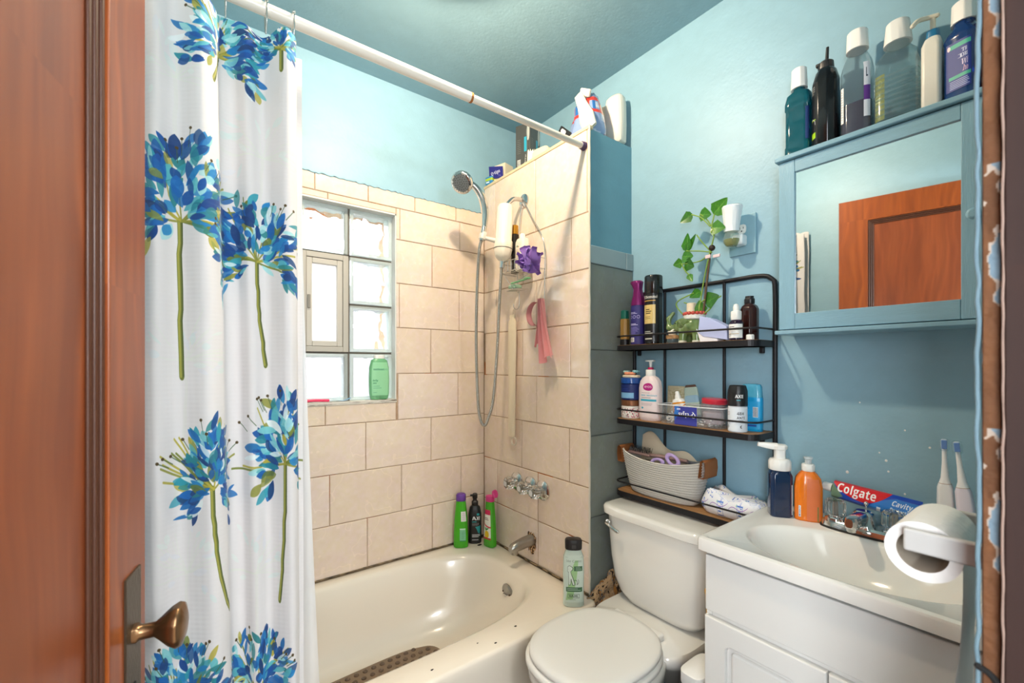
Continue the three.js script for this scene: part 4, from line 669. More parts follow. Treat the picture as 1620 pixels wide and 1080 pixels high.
  const leafG = grid(10, 12, (u, v) => { const w = v < 0.25 ? Math.sqrt(v / 0.25) * 0.42 : 0.42 * Math.pow(Math.max(0, 1 - (v - 0.25) / 0.75), 0.75), x = (u - 0.5) * 2 * w; return [x, v - (Math.abs(u - 0.5) * 0.12 * (v < 0.15 ? 1 : 0)), 0.16 * Math.abs(x) + 0.12 * v * v - 0.05]; });
  const leaves = [[1.849, -0.808, 1.889, -0.757, 1.15], [1.86, -0.86, 1.845, -0.815, 1.3], [1.868, -0.893, 1.848, -0.938, 1.2], [1.8, -0.817, 1.785, -0.764, 1.25], [1.74, -0.916, 1.802, -0.905, 0.9], [1.737, -0.914, 1.791, -0.872, 0.6], [1.697, -0.932, 1.693, -0.968, 1.35], [1.72, -0.93, 1.71, -0.884, 1.35], [1.69, -0.92, 1.672, -0.88, 1.5], [1.647, -0.905, 1.617, -0.888, 0.9], [1.578, -0.86, 1.56, -0.9, 1.1], [1.538, -0.838, 1.553, -0.786, 1.5], [1.5, -0.856, 1.546, -0.862, 1.3]];
  leaves.forEach(([y0, z0, y1, z1, fat], i) => {
    const a = V(...o(y0, z0)), b = V(...o(y1, z1)), d = b.clone().sub(a), L = d.length(), q = new THREE.Matrix4(), Y = d.clone().normalize(), Z = V(-1, 0.15 * Math.sin(i * 3), 0.3 * Math.cos(i * 2.1)); Z.addScaledVector(Y, -Z.dot(Y)).normalize();
    q.makeBasis(Y.clone().cross(Z), Y, Z);
    const m = mesh('leaf', leafG, leafMats[i % 3], t); m.position.copy(a); m.quaternion.setFromRotationMatrix(q); m.scale.set(L * fat, L, L);
  });
}
{
  const t = thing('open_carton', 'pale lavender and white open carton leaning before the shelf upright', 'box', [1.487, S1 + 0.004, -0.797], 0.05);
  const lav = std('#b9c2ea', 0.6), wh = std('#eeedf2', 0.6);
  const sh = extrude([[-0.048, 0.03], [-0.042, 0.088], [-0.005, 0.078], [0.052, 0.045], [0.054, 0.0], [-0.03, 0.016]], 0.05, 0.0012);
  mesh('outer_sleeve', T(sh, 0.025, 0, 0, 0, -Math.PI / 2), lav, t);
  mesh('inner_tray', T(extrude([[-0.056, 0.044], [-0.047, 0.03], [-0.026, 0.017], [0.02, 0.005], [0.02, -0.003], [-0.042, -0.003]], 0.044, 0.001), 0.022, 0, 0, 0, -Math.PI / 2), wh, t);
}
{
  const r = [[0, 0.019, 0.019], [0.002, 0.021, 0.021], [0.058, 0.021, 0.021], [0.066, 0.016, 0.016], [0.07, 0.011, 0.011]];
  vessel('dropper_bottle', 'small violet glass dropper bottle with a white label and pipette top', 'bottle', [1.464, S1, -0.712], WALLTURN, r, std('#2b1436', 0.12, { transmission: 0.3, thickness: 0 }), [
    ['label', patch(r, 0.008, 0.054, 1.5), lab(256, 200, (c, w, h) => { c.fillStyle = '#f3f2ef'; c.fillRect(0, 0, w, h); lines(c, 66, 34, 110, 1, 10, '#6b6570', 12); lines(c, 60, 80, 120, 3, 16, '#b9b5bd', 4); c.fillStyle = '#c9a86c'; c.fillRect(50, 138, 150, 8); })],
    ['dropper_collar', rev([[0.0155, 0.068], [0.0165, 0.071], [0.0165, 0.095], [0.014, 0.098]], 26), M.plastic], ['dropper_bulb', rev([[0.0095, 0.096], [0.0095, 0.112], [0.007, 0.12], [0.001, 0.122]], 20), M.plastic]]);
  const r2 = [[0, 0.025, 0.025], [0.003, 0.028, 0.028], [0.108, 0.028, 0.028], [0.118, 0.024, 0.024], [0.126, 0.014, 0.014], [0.13, 0.012, 0.012]];
  vessel('brown_bottle', 'tall brown glass bottle with a black cap behind the dropper bottle', 'bottle', [1.532, S1, -0.7], WALLTURN, r2, std('#3a1712', 0.12, { transmission: 0.35, thickness: 0 }), [['cap', rev([[0.015, 0.126], [0.016, 0.13], [0.016, 0.142], [0.013, 0.146], [0.013, 0.152], [0.001, 0.153]], 26), M.black]]);
  tag(mesh('white_cap', T(rev([[0.012, 0], [0.012, 0.016], [0.01, 0.018], [0.001, 0.018]], 22), 1.475, S1, -0.672), M.plastic), 'tiny white pot at the open end of the top board', 'bottlecap');  // loose white cap from a bottle
}
// --- middle board
{
  const z = -1.158, x = 1.49, r0 = cyl(0.04, 0, 0.052), floral = lab(512, 128, (c, w, h) => { c.fillStyle = '#f3efe9'; c.fillRect(0, 0, w, h); for (let i = 0; i < 130; i++) { c.fillStyle = i % 4 ? ['#c23a5c', '#8f2745', '#d9708a'][i % 3] : '#30352b'; c.beginPath(); c.ellipse(rr(90, w), rr(12, h - 8), rr(4, 12), rr(3, 8), rr(0, 3), 0, 7); c.fill(); } });
  vessel('floral_jar', 'flower-printed cream jar with a copper lid under the blue jar', 'jar', [x, S2, z], WALLTURN, r0, std('#f1ece4', 0.4), [['print', patch(r0, 0.004, 0.048, 1.5), floral], ['lid', rev([[0.039, 0.052], [0.041, 0.054], [0.041, 0.074], [0.039, 0.0755], [0.001, 0.0755]], 40), std('#8a5a3c', 0.35, { metalness: 0.5 })]]);
  const r1 = cyl(0.041, 0, 0.068);
  vessel('blue_jar', 'dark blue lotion jar stacked on the flower-printed jar', 'jar', [x, S2 + 0.0756, z], WALLTURN, r1, std('#14245e', 0.3), [['print', patch(r1, 0.006, 0.062, 1.4), lab(512, 200, (c, w, h) => { c.fillStyle = '#16296b'; c.fillRect(0, 0, w, h); bars(c, 20, 30, 50, 110, '#1b2b57'); c.fillStyle = '#7fb4dc'; c.fillRect(130, 110, 290, 80); lines(c, 170, 50, 200, 2, 24, '#22398a', 10); })], ['lid', rev([[0.0395, 0.068], [0.042, 0.07], [0.042, 0.09], [0.04, 0.092], [0.001, 0.092]], 40), std('#1d4f9e', 0.28, { clearcoat: 0.5 })]]);
  const f = thing('hair_clip', 'cream hair clip with coral and blue fabric flowers on the blue jar', 'hair clip', [x, S2 + 0.1678, z]);
  mesh('base', loft([[0, 0.022, 0.036, 2.5], [0.003, 0.025, 0.039, 2.5], [0.008, 0.025, 0.039, 2.5], [0.011, 0.021, 0.035, 2.5]], 36, { crease: 60 }), std('#ecd9bd', 0.6), f);
  const flowerG = merge([...Array(6)].map((_, k) => T(new THREE.SphereGeometry(0.0075, 10, 8), 0.009 * Math.cos(k * 1.047), 0, 0.009 * Math.sin(k * 1.047), 0, 0, 0, [1, 0.8, 1])));
  for (const [dz, dx, y, c] of [[-0.012, -0.006, 0.018, '#f0a07c'], [0.008, -0.008, 0.018, '#ee9a78'], [0.024, 0, 0.026, '#7fb2bd'], [-0.026, 0.004, 0.024, '#9cc0c2']]) mesh('flower', T(flowerG.clone(), dx, y, dz), std(c, 0.8), f);
}
{
  const r = [[0, 0.026, 0.04, 2.6], [0.004, 0.029, 0.044, 2.6], [0.02, 0.03, 0.047, 2.6], [0.13, 0.03, 0.047, 2.5], [0.155, 0.028, 0.043, 2.4], [0.17, 0.022, 0.033, 2.2], [0.178, 0.017, 0.018, 2]].map(([y, b, a, n]) => [y, a, b, n]);
  vessel('lotion_pump', 'pale pink pump bottle of lotion with a round magenta logo', 'pump bottle', [1.488, S2, -1.062], WALLTURN, r, std('#efdfdf', 0.35), [
    ['print', patch(r, 0.012, 0.158, 1.15, 0.0008), lab(384, 640, (c, w, h) => { c.fillStyle = '#efdfe0'; c.fillRect(0, 0, w, h); c.fillStyle = '#b3197c'; c.beginPath(); c.arc(220, 105, 66, 0, 7); c.fill(); txt(c, 'eos', 220, 98, 62, '#f7dcec', 'sans-serif', 'normal'); lines(c, 130, 205, 110, 1, 10, '#8d7f86', 6); txt(c, '24H Moisture', 240, 252, 38, '#4aa9c4'); lines(c, 125, 288, 190, 1, 10, '#8b8390', 9); c.fillStyle = '#35aac6'; c.fillRect(110, 318, 240, 36); lines(c, 125, 385, 180, 3, 18, '#a79aa4', 5); c.fillStyle = '#35aac6'; c.beginPath(); c.arc(145, 470, 17, 0, 7); c.fill(); txt(c, '∩  ∩', 190, 570, 34, '#9c8f9b'); })],
    ['collar', rev([[0.0185, 0.176], [0.019, 0.178], [0.019, 0.2], [0.018, 0.202], [0.001, 0.202]], 30), M.plastic], ['ring', rev([[0.0105, 0.202], [0.011, 0.204], [0.0105, 0.211], [0.001, 0.212]], 24), std('#c21a56', 0.4)],
    ['pump_head', merge([rod([0, 0.21, 0], [0, 0.236, 0], 0.0045, 0.007), T(loft([[0, 0.02, 0.007, 3], [0.003, 0.022, 0.0085, 3], [0.006, 0.02, 0.007, 3]], 28, { crease: 60 }), -0.002, 0.234, 0)]), M.plastic]]);
}
{
  tag(mesh('gift_card', T(rbox(0.004, 0.11, 0.085, 0.0015), 1.562, S2 + 0.082, -0.992, 0, 0, -0.06), lab(256, 320, (c, w, h) => { c.fillStyle = '#cbbf9c'; c.fillRect(0, 0, w, h); c.globalAlpha = 0.5; for (let i = 0; i < 40; i++) { c.strokeStyle = i % 2 ? '#e8dfc0' : '#a99868'; c.lineWidth = 6; c.beginPath(); c.moveTo(rr(0, w), rr(0, h)); c.lineTo(rr(0, w), rr(0, h)); c.stroke(); } c.globalAlpha = 1; txt(c, '////', 150, 60, 40, '#a08433'); }, 0.35)), 'shiny beige card leaning against the wall beside the shelf upright', 'card').rotation.set(0, 0, 0);
  const b = thing('swab_tray', 'clear plastic tray of cotton swabs with an upside-down purple label', 'tray', [1.487, S2, -0.876]);
  const clear = std('#f6f8fa', 0.08, { transmission: 0.9, thickness: 0 });
  mesh('tray_shell', loft([[0.004, 0.03, 0.11, 8], [0.002, 0.042, 0.118, 8], [0.01, 0.044, 0.12, 8], [0.07, 0.046, 0.126, 8]], 56, { cap0: true, cap1: false }), clear, b);
  mesh('tray_lip', loft([[0.07, 0.046, 0.126, 8], [0.0705, 0.05, 0.131, 8], [0.073, 0.05, 0.131, 8], [0.0735, 0.046, 0.127, 8]], 56, { cap0: false, cap1: false }), std('#eef0f2', 0.3), b);
  mesh('label_panel', T(new THREE.BoxGeometry(0.0012, 0.066, 0.088), -0.0478, 0.037, -0.004), M.white, b);
  const q = print(320, 240, (c, w, h) => { c.translate(w, h); c.rotate(Math.PI); c.fillStyle = '#3a3f9c'; c.fillRect(0, 0, w, h); c.fillStyle = '#2f73c9'; c.beginPath(); c.moveTo(w, h); c.lineTo(w, h * 0.2); c.quadraticCurveTo(w * 0.78, h * 0.5, w * 0.8, h); c.fill(); txt(c, 'Q·tips', 140, 130, 84, '#fff', 'serif'); txt(c, '600', 260, 205, 32, '#fff'); });
  mesh('label_print', T(new THREE.PlaneGeometry(0.088, 0.066), -0.0486, 0.037, -0.004, 0, -Math.PI / 2), std('#ffffff', 0.5, { map: q }), b);
  const sw = []; for (let k = 0; k < 150; k++) { const x = rr(-0.034, 0.034), y = rr(0.008, 0.034), z = k < 80 ? rr(-0.105, -0.06) : rr(0.03, 0.1); sw.push(T(new THREE.CapsuleGeometry(0.0026, 0.008, 2, 6), x, y, z, rr(-0.6, 0.6), rr(0, 3), Math.PI / 2)); }
  mesh('swabs', merge(sw), std('#f5f3ef', 0.95), b).userData.kind = 'stuff';
  const d = thing('red_lid_tub', 'round clear tub with a red lid standing in the swab tray', 'tub', [1.487, S2 + 0.012, -0.803]);
  mesh('tub', loft([[0.001, 0.034, 0.034], [0.006, 0.037, 0.037], [0.075, 0.04, 0.04]], 36, { cap1: false }), std('#e9e2e4', 0.12, { transmission: 0.8, thickness: 0 }), d);
  mesh('filling', rev([[0.033, 0.003], [0.034, 0.04], [0.03, 0.044], [0.001, 0.042]], 30), std('#e4dcdd', 0.9), d);
  mesh('lid', T(rev([[0.0405, 0.073], [0.0415, 0.075], [0.0415, 0.088], [0.039, 0.0905], [0.001, 0.0905]], 40), 0, 0, 0, 0.05, 0, 0), std('#c9283c', 0.3), d);
  const e = thing('toothpaste_tube', 'upright white, orange and blue tube standing in the swab tray', 'tube', [1.492, S2 + 0.022, -0.93], WALLTURN); e.rotation.z = 0.18; e.rotation.order = 'YXZ';
  mesh('tube_body', loft([[0, 0.028, 0.003, 2], [0.03, 0.027, 0.01, 2], [0.062, 0.024, 0.018, 2], [0.07, 0.02, 0.017, 2], [0.074, 0.009, 0.009, 2]], 36), std('#ffffff', 0.35, { map: print(256, 256, (c, w, h) => { c.fillStyle = '#2b6fc4'; c.fillRect(0, 0, w, h); c.fillStyle = '#f4f4f2'; c.fillRect(0, 0, w, 150); c.fillStyle = '#ef9a1c'; c.fillRect(0, 52, w, 22); for (const x of [64, 192, 128]) { c.fillStyle = '#ef9a1c'; c.beginPath(); c.arc(x, 132, 44, 0, 7); c.fill(); c.fillStyle = '#fff'; c.beginPath(); c.arc(x, 132, 34, 0, 7); c.fill(); c.strokeStyle = '#d33a33'; c.lineWidth = 6; c.stroke(); txt(c, 'C', x, 134, 40, '#26303f'); } }) }), e);
  mesh('cap', rev([[0.011, 0.073], [0.011, 0.08], [0.0075, 0.09], [0.007, 0.1], [0.001, 0.101]], 22), M.plastic, e);
  tag(mesh('sample_sachet', T(loft([[0, 0.03, 0.002, 5], [0.05, 0.03, 0.006, 5], [0.1, 0.027, 0.004, 5], [0.115, 0.02, 0.001, 5]], 28), 1.552, S2 + 0.03, -0.915, 0, WALLTURN, 0.12), lab(128, 256, (c, w, h) => { c.fillStyle = '#b9cbbd'; c.fillRect(0, 0, w, h); c.fillStyle = '#5a3a2c'; c.fillRect(0, 0, w, 20); c.fillStyle = '#8fb0c6'; c.beginPath(); c.arc(70, 120, 32, 0, 7); c.fill(); lines(c, 30, 180, 70, 3, 14, '#8a9a90', 4); }, 0.3)), 'pale green sachet leaning on the wall behind the swab tray', 'sachet');
  const r = [[0, 0.0275, 0.0275], [0.002, 0.029, 0.029], [0.145, 0.029, 0.029], [0.152, 0.025, 0.025], [0.153, 0.001, 0.001]];
  vessel('roll_on', 'black and white deodorant stick beside the blue one on the middle board', 'deodorant', [1.462, S2, -0.706], WALLTURN, cyl(0.029, 0, 0.086), std('#d9dfe6', 0.35), [
    ['print', patch(cyl(0.029, 0, 0.086), 0.004, 0.084, 1.5), lab(320, 256, (c, w, h) => { c.fillStyle = '#dde3ea'; c.fillRect(0, 0, w, h); for (let i = 0; i < 26; i++) { c.fillStyle = ['#cc4450', '#8f9aa6', '#b0b9c4'][i % 3]; c.fillRect(40 + 9 * (i % 8), 50 + 16 * ((i / 8) | 0), 6, 8); } txt(c, '48H', 240, 70, 44, '#20242a'); txt(c, 'ANTI', 244, 114, 38, '#20242a'); lines(c, 215, 140, 70, 2, 12, '#6a737d', 4); txt(c, 'O', 88, 210, 40, '#23262b'); txt(c, '€', 244, 208, 44, '#23262b'); })],
    ['cap', rev([[0.0285, 0.086], [0.0295, 0.087], [0.0295, 0.135], [0.025, 0.152], [0.022, 0.154], [0.001, 0.154]], 40), std('#17181b', 0.4)],
    ['cap_print', patch([[0.09, 0.0295, 0.0295], [0.134, 0.0295, 0.0295]], 0.094, 0.13, 1.3), lab(320, 140, (c, w, h) => { c.fillStyle = '#17181b'; c.fillRect(0, 0, w, h); txt(c, 'AXE', 236, 46, 58, '#f3f3f3'); lines(c, 200, 90, 66, 1, 8, '#38a9b8', 10); }, 0.4)]]);
  const r2 = [[0, 0.032, 0.014, 3], [0.004, 0.034, 0.016, 3], [0.11, 0.034, 0.016, 3], [0.113, 0.033, 0.0155, 3]];
  vessel('blue_deodorant', 'bright blue flat deodorant stick with a translucent cap', 'deodorant', [1.522, S2, -0.688], WALLTURN + 0.1, r2, std('#169bd3', 0.3), [['print', patch(r2, 0.008, 0.1, 0.9), lab(256, 320, (c, w, h) => { c.fillStyle = '#16a0d8'; c.fillRect(0, 0, w, h); lines(c, 40, 60, 90, 10, 20, '#0f7fb4', 6); bars(c, 150, 70, 60, 110, '#2a3a58'); c.fillStyle = '#17479e'; c.fillRect(30, 270, 160, 22); })], ['cap', loft([[0.113, 0.033, 0.0155, 3], [0.148, 0.031, 0.0145, 3], [0.156, 0.027, 0.012, 2.6], [0.158, 0.018, 0.007, 2.4]], 40), std('#62c4e4', 0.15, { transmission: 0.4, thickness: 0 })]]);
}
// --- bottom board: woven basket and its contents, pack of wipes
{
  const t = thing('rope_basket', 'white coiled rope basket with brown leather handles on the lowest board', 'basket', [1.496, S3, -1.008]);
  const rope = std('#f5f1e9', 0.95, { bumpMap: rep(tex(64, (u, v) => { const n = 0.5 + 0.5 * Math.sin((u * 4 + v) * 6.2832); return [n, n, n]; }, false), 60, 18), bumpScale: 0.0012 });
  const rings = [[0.0005, 0.04, 0.12, 2.8]], N = 16, dip = (p) => { const k = (p[2] / 0.185); if (p[1] > 0.04) p[1] += 0.035 * k * k * (p[1] - 0.04) / 0.12; };
  for (let k = 0; k <= N; k++) { const y = 0.004 + 0.132 * k / N, f = Math.pow(k / N, 0.75), a = 0.046 + 0.014 * f, b = 0.138 + 0.047 * f; rings.push([y, a - 0.002, b - 0.002, 2.8]); rings.push([y + 0.0046, a + 0.0024, b + 0.0024, 2.8]); }
  rings.push([0.143, 0.056, 0.181, 2.8]); for (const [y, a, b] of [[0.136, 0.053, 0.178], [0.02, 0.042, 0.135]]) rings.push([y, a, b, 2.8]);
  mesh('woven_body', loft(rings, 72, { crease: 50, wob: dip }), rope, t);
  const leather = std('#9a6033', 0.6, { bumpMap: fine, bumpScale: 0.0008 });
  for (const s of [-1, 1]) { const prof = [[0.168, 0.118], [0.192, 0.12], [0.196, 0.15], [0.194, 0.178], [0.186, 0.186], [0.178, 0.18], [0.17, 0.12]]; mesh('leather_handle', merge([grid(6, 24, (u, v) => { const i = v * (prof.length - 1), a = Math.min(prof.length - 2, Math.floor(i)), f = i - a, z = prof[a][0] + (prof[a + 1][0] - prof[a][0]) * f, y = prof[a][1] + (prof[a + 1][1] - prof[a][1]) * f, w = (u - 0.5) * 0.088; return [w * (s > 0 ? 1 : -1) , y - 0.004, s * (z - 0.06 * Math.abs(w) * 6 * Math.abs(w) * 8 * 0.4)]; })]), std('#9a6033', 0.6), t); }
  const bz = -1.008, by = S3;
  const pad = grid(24, 16, (u, v) => [1.522 + 0.024 * v - 0.012 * Math.sin(u * 3.1), by + 0.045 + (0.185 - 0.085 * Math.pow(u, 1.6) + 0.018 * Math.sin(u * 9)) * v, bz - 0.125 + 0.235 * u]);
  tag(mesh('cosmetic_pouch', merge([pad, T(pad.clone(), -0.012, -0.004, 0)]), std('#e3d3b8', 0.8)), 'cream fabric pouch sticking up at the back of the basket', 'pouch');
  const br = thing('hair_brush', 'rose-gold hair brush with black bristles lying across the basket', 'hair brush', [1.478, by + 0.158, bz - 0.045]); br.rotation.set(0.02, 0, 0);
  const rose = std('#a98a86', 0.3, { metalness: 0.5 });
  mesh('brush_head', rbox(0.03, 0.011, 0.105, 0.004, 0, 0, -0.05), rose, br);
  mesh('handle', merge([rod([0, 0.001, 0.0], [0, 0.003, 0.03], 0.008, 0.007), rod([0, 0.003, 0.03], [0.004, 0.006, 0.155], 0.0095, 0.0065, 16)]), rose, br);
  const bri = []; for (let i = 0; i < 15; i++) for (let j = 0; j < 4; j++) bri.push(T(new THREE.CylinderGeometry(0.0006, 0.0009, 0.024, 4), (j - 1.5) * 0.0065, 0.016, -0.098 + i * 0.0068, rr(-0.25, 0.25), 0, rr(-0.25, 0.25)));
  mesh('bristles', merge(bri), M.black, br).userData.kind = 'stuff';
  const sc = thing('scissors', 'lilac-handled scissors lying in the basket', 'scissors', [1.452, by + 0.15, bz + 0.048]);
  const ring = (z, y, r, ry) => T(new THREE.TorusGeometry(r, 0.0055, 10, 28), 0, y, z, 0, Math.PI / 2 + ry, 0, [1.35, 1, 1]);
  mesh('handle_ring', T(new THREE.TorusGeometry(0.017, 0.006, 10, 28), 0, 0.012, 0.02, 0.5, Math.PI / 2, 0, [1.5, 1, 1]), std('#b79fd6', 0.35), sc);
  mesh('handle_ring', T(new THREE.TorusGeometry(0.014, 0.005, 10, 28), -0.002, -0.008, -0.045, -0.2, Math.PI / 2, 0, [1.7, 1, 1]), std('#b79fd6', 0.35), sc);
  mesh('blade', rspan(-0.002, 0.002, -0.006, 0.004, -0.1, -0.012, 0.001), M.steel, sc);
  const st = thing('hair_straightener', 'slim grey hair straightener lying behind the brush in the basket', 'hair iron', [1.505, by + 0.153, bz + 0.09]);
  mesh('plate_arm', merge([rbox(0.014, 0.012, 0.16, 0.004, 0, 0, 0)]), std('#8d8f96', 0.3, { metalness: 0.6 }), st);
  mesh('tip', rbox(0.015, 0.013, 0.02, 0.004, 0, 0, 0.078), std('#c9b29b', 0.4), st);
}
{
  const t = thing('wipes_pack', 'crumpled white and blue plastic pack of wipes on the lowest board', 'wipes', [1.498, S3, -0.733]);
  const rings = []; for (let k = 0; k <= 12; k++) { const f = k / 12, y = 0.003 + 0.075 * f, q = Math.sin(Math.PI * (0.15 + 0.75 * f)); rings.push([y, 0.03 + 0.024 * q, 0.085 + 0.02 * q, 4]); }
  const g = loft(rings, 72, { crease: 80, wob: (p, u, j) => { const f = j / 12, e = Math.abs(p[2]) / 0.105; p[1] += f * (0.03 * Math.exp(-Math.pow((p[2] + 0.062) / 0.03, 2)) + 0.012 * Math.exp(-Math.pow((p[2] - 0.05) / 0.03, 2)) - 0.016); const n = fbm(p[2] * 60 + 9, p[0] * 60 + p[1] * 50 + 9, 64, 3, 4) - 0.5; p[0] += n * 0.012; p[1] += n * 0.013 * f; p[2] *= 1 + 0.05 * n; } });
  const m = std('#ffffff', 0.32, { clearcoat: 0.4, map: rep(print(512, 256, (c, w, h) => { c.fillStyle = '#eeeef2'; c.fillRect(0, 0, w, h); c.strokeStyle = '#5b83d6'; c.lineWidth = 6; for (const [x, y, a] of [[60, 90, 0.3], [200, 60, 1], [330, 120, 2], [450, 70, 0.5]]) { c.beginPath(); c.ellipse(x, y, 26, 14, a, 0, 7); c.stroke(); c.beginPath(); c.moveTo(x - 40, y + 40); c.bezierCurveTo(x - 10, y + 10, x + 20, y + 70, x + 50, y + 30); c.stroke(); } c.strokeStyle = '#a06cc0'; c.lineWidth = 4; c.beginPath(); c.moveTo(20, 190); c.bezierCurveTo(150, 120, 300, 220, 500, 150); c.stroke(); c.strokeStyle = '#4d7bd2'; c.lineWidth = 8; c.strokeRect(250, 150, 140, 90); lines(c, 275, 180, 90, 2, 26, '#4d7bd2', 10); c.fillStyle = '#3fb8a8'; c.beginPath(); c.arc(230, 150, 9, 0, 7); c.fill(); }), 2, 1) });
  m.map.wrapS = m.map.wrapT = THREE.RepeatWrapping;
  mesh('pack', uvScale(g, 0.13), m, t);
  mesh('crimped_end', grid(14, 4, (u, v) => [(u - 0.5) * 0.075, 0.032 + 0.014 * Math.sin(u * 12) * (0.4 + v * 0.5), 0.092 + 0.022 * v]), m, t);
}
// ---------------------------------------------------------------- mirror cabinet and what stands on it
const CT = 1.94;
{
  const t = thing('mirror_cabinet', 'pale blue painted wall cabinet with a mirrored door above the vanity', 'cabinet');
  const b = std('#8fb8cb', 0.35, { map: paintTone, bumpMap: peel, bumpScale: 0.0004 }), z0 = -0.577, z1 = -0.138, xf = 1.452;
  mesh('carcass', rspan(xf + 0.02, XR - 0.001, 1.416, CT - 0.012, z0 + 0.003, z1 - 0.003, 0.002), b, t);
  mesh('top_board', rspan(xf - 0.012, XR - 0.001, CT - 0.014, CT, z0 - 0.008, z1 + 0.008, 0.003), b, t);
  mesh('bottom_board', rspan(xf - 0.012, XR - 0.001, 1.402, 1.414, z0 - 0.008, z1 + 0.008, 0.003), b, t);
  const d = new THREE.Group(); d.name = 'door'; t.add(d);
  const y0 = 1.417, y1 = CT - 0.017, mz0 = -0.534, mz1 = -0.186, my0 = 1.464, my1 = 1.886;
  for (const [a, e, f, g] of [[z0, mz0, y0, y1], [mz1, z1, y0, y1], [mz0, mz1, y0, my0], [mz0, mz1, my1, y1]]) mesh('rail', rspan(xf, xf + 0.018, f, g, a + 0.0003, e - 0.0003, 0.0015), b, d);
  const silver = std('#f4f6f6', 0.015, { metalness: 1 });
  mesh('mirror', span(xf + 0.007, xf + 0.011, my0 - 0.004, my1 + 0.004, mz0 - 0.004, mz1 + 0.004), silver, d);
  mesh('knob', T(rev([[0.006, 0], [0.006, 0.008], [0.0125, 0.014], [0.013, 0.02], [0.008, 0.025], [0.001, 0.026]], 22), xf, 1.655, -0.163, 0, 0, Math.PI / 2), b, d);
}
{
  const X = 1.512;
  const sq = (a, b, n, h, sh, nk) => [[0, a - 0.004, b - 0.004, n], [0.004, a, b, n], [h, a, b, n], [h + sh * 0.5, a * 0.88, b * 0.9, n * 0.8], [h + sh, nk, nk, 2], [h + sh + 0.012, nk, nk, 2]];
  { // teal mouthwash
    const r = [[0, 0.031, 0.022, 7], [0.003, 0.034, 0.025, 7], [0.04, 0.034, 0.025, 7], [0.044, 0.032, 0.023, 7], [0.152, 0.032, 0.023, 7], [0.156, 0.034, 0.025, 7], [0.175, 0.034, 0.025, 7], [0.2, 0.03, 0.022, 5], [0.212, 0.016, 0.016, 2], [0.222, 0.016, 0.016, 2]];
    vessel('teal_mouthwash', 'teal square mouthwash bottle with white cap at the end of the mirror cabinet', 'bottle', [X, CT, -0.543], WALLTURN, r, std('#0f6f80', 0.1, { transmission: 0.55, thickness: 0, clearcoat: 0.5 }), [['cap', capG(0.022, 0.02, 0.218, 0.28), std('#f1f1ee', 0.4)], ['label', patch(r, 0.05, 0.148, 0.5, 0.0008, -0.85), std('#15306a', 0.4)]]);
  }
  { // mousse
    const r = [[0, 0.03, 0.03], [0.004, 0.033, 0.033], [0.205, 0.033, 0.033], [0.232, 0.026, 0.026], [0.243, 0.018, 0.018]];
    const t = vessel('mousse_can', 'tall glossy black mousse can with lime marks and black nozzle', 'spray can', [X, CT, -0.473], WALLTURN, r, std('#15161a', 0.2, { metalness: 0.5, clearcoat: 0.4 }), [
      ['print', patch(r, 0.02, 0.2, 0.45, 0.0006, 0.8), lab(128, 512, (c, w, h) => { c.fillStyle = '#17181c'; c.fillRect(0, 0, w, h); lines(c, 10, 26, 96, 4, 18, '#c9c9c9', 5); c.strokeStyle = '#e6e6e6'; c.lineWidth = 6; c.beginPath(); c.arc(50, 340, 44, -2.4, 0.2); c.stroke(); c.fillStyle = '#a8d51f'; c.fillRect(0, 410, 100, 50); c.fillRect(10, 300, 90, 8); }, 0.3)],
      ['nozzle', merge([rev([[0.019, 0.24], [0.02, 0.244], [0.019, 0.26], [0.012, 0.266]], 26), rod([0.002, 0.262, 0], [0.004, 0.305, 0], 0.0048, 0.0038), T(rbox(0.026, 0.01, 0.014, 0.003), -0.012, 0.262, 0)]), M.black], ['base_ring', rev([[0.0335, 0.001], [0.0335, 0.006]], 30), M.chrome]]);
  }
  { // clear bottle with a purple rest
    const r = sq(0.036, 0.03, 3.2, 0.19, 0.055, 0.021), clear = std('#dfe7ea', 0.06, { transmission: 0.94, thickness: 0 });
    vessel('rinse_bottle', 'clear bottle one third full of dark purple mouthwash with white cap', 'bottle', [X, CT, -0.398], WALLTURN, r, clear, [
      ['liquid', loft([[0.003, 0.031, 0.025, 3.2], [0.006, 0.034, 0.028, 3.2], [0.1, 0.034, 0.028, 3.2], [0.101, 0.03, 0.024, 3]], 36), std('#2b1640', 0.1)],
      ['white_label', patch(r, 0.05, 0.15, 0.18, 0.001, 0.7), lab(64, 200, (c, w, h) => { c.fillStyle = '#efefee'; c.fillRect(0, 0, w, h); lines(c, 12, 20, 44, 12, 14, '#9a9aa0', 4); })], ['purple_label', patch(r, 0.05, 0.2, 0.3, 0.001, -0.75), lab(96, 300, (c, w, h) => { c.fillStyle = '#5a2a86'; c.fillRect(0, 130, w, 80); c.fillStyle = '#d5d9e6'; c.fillRect(0, 0, w, 130); c.fillRect(0, 210, w, 90); txt(c, 'L', 40, 60, 70, '#26304e'); })],
      ['cap', capG(0.0255, 0.0235, 0.252, 0.306), std('#f0efec', 0.4)]]);
  }
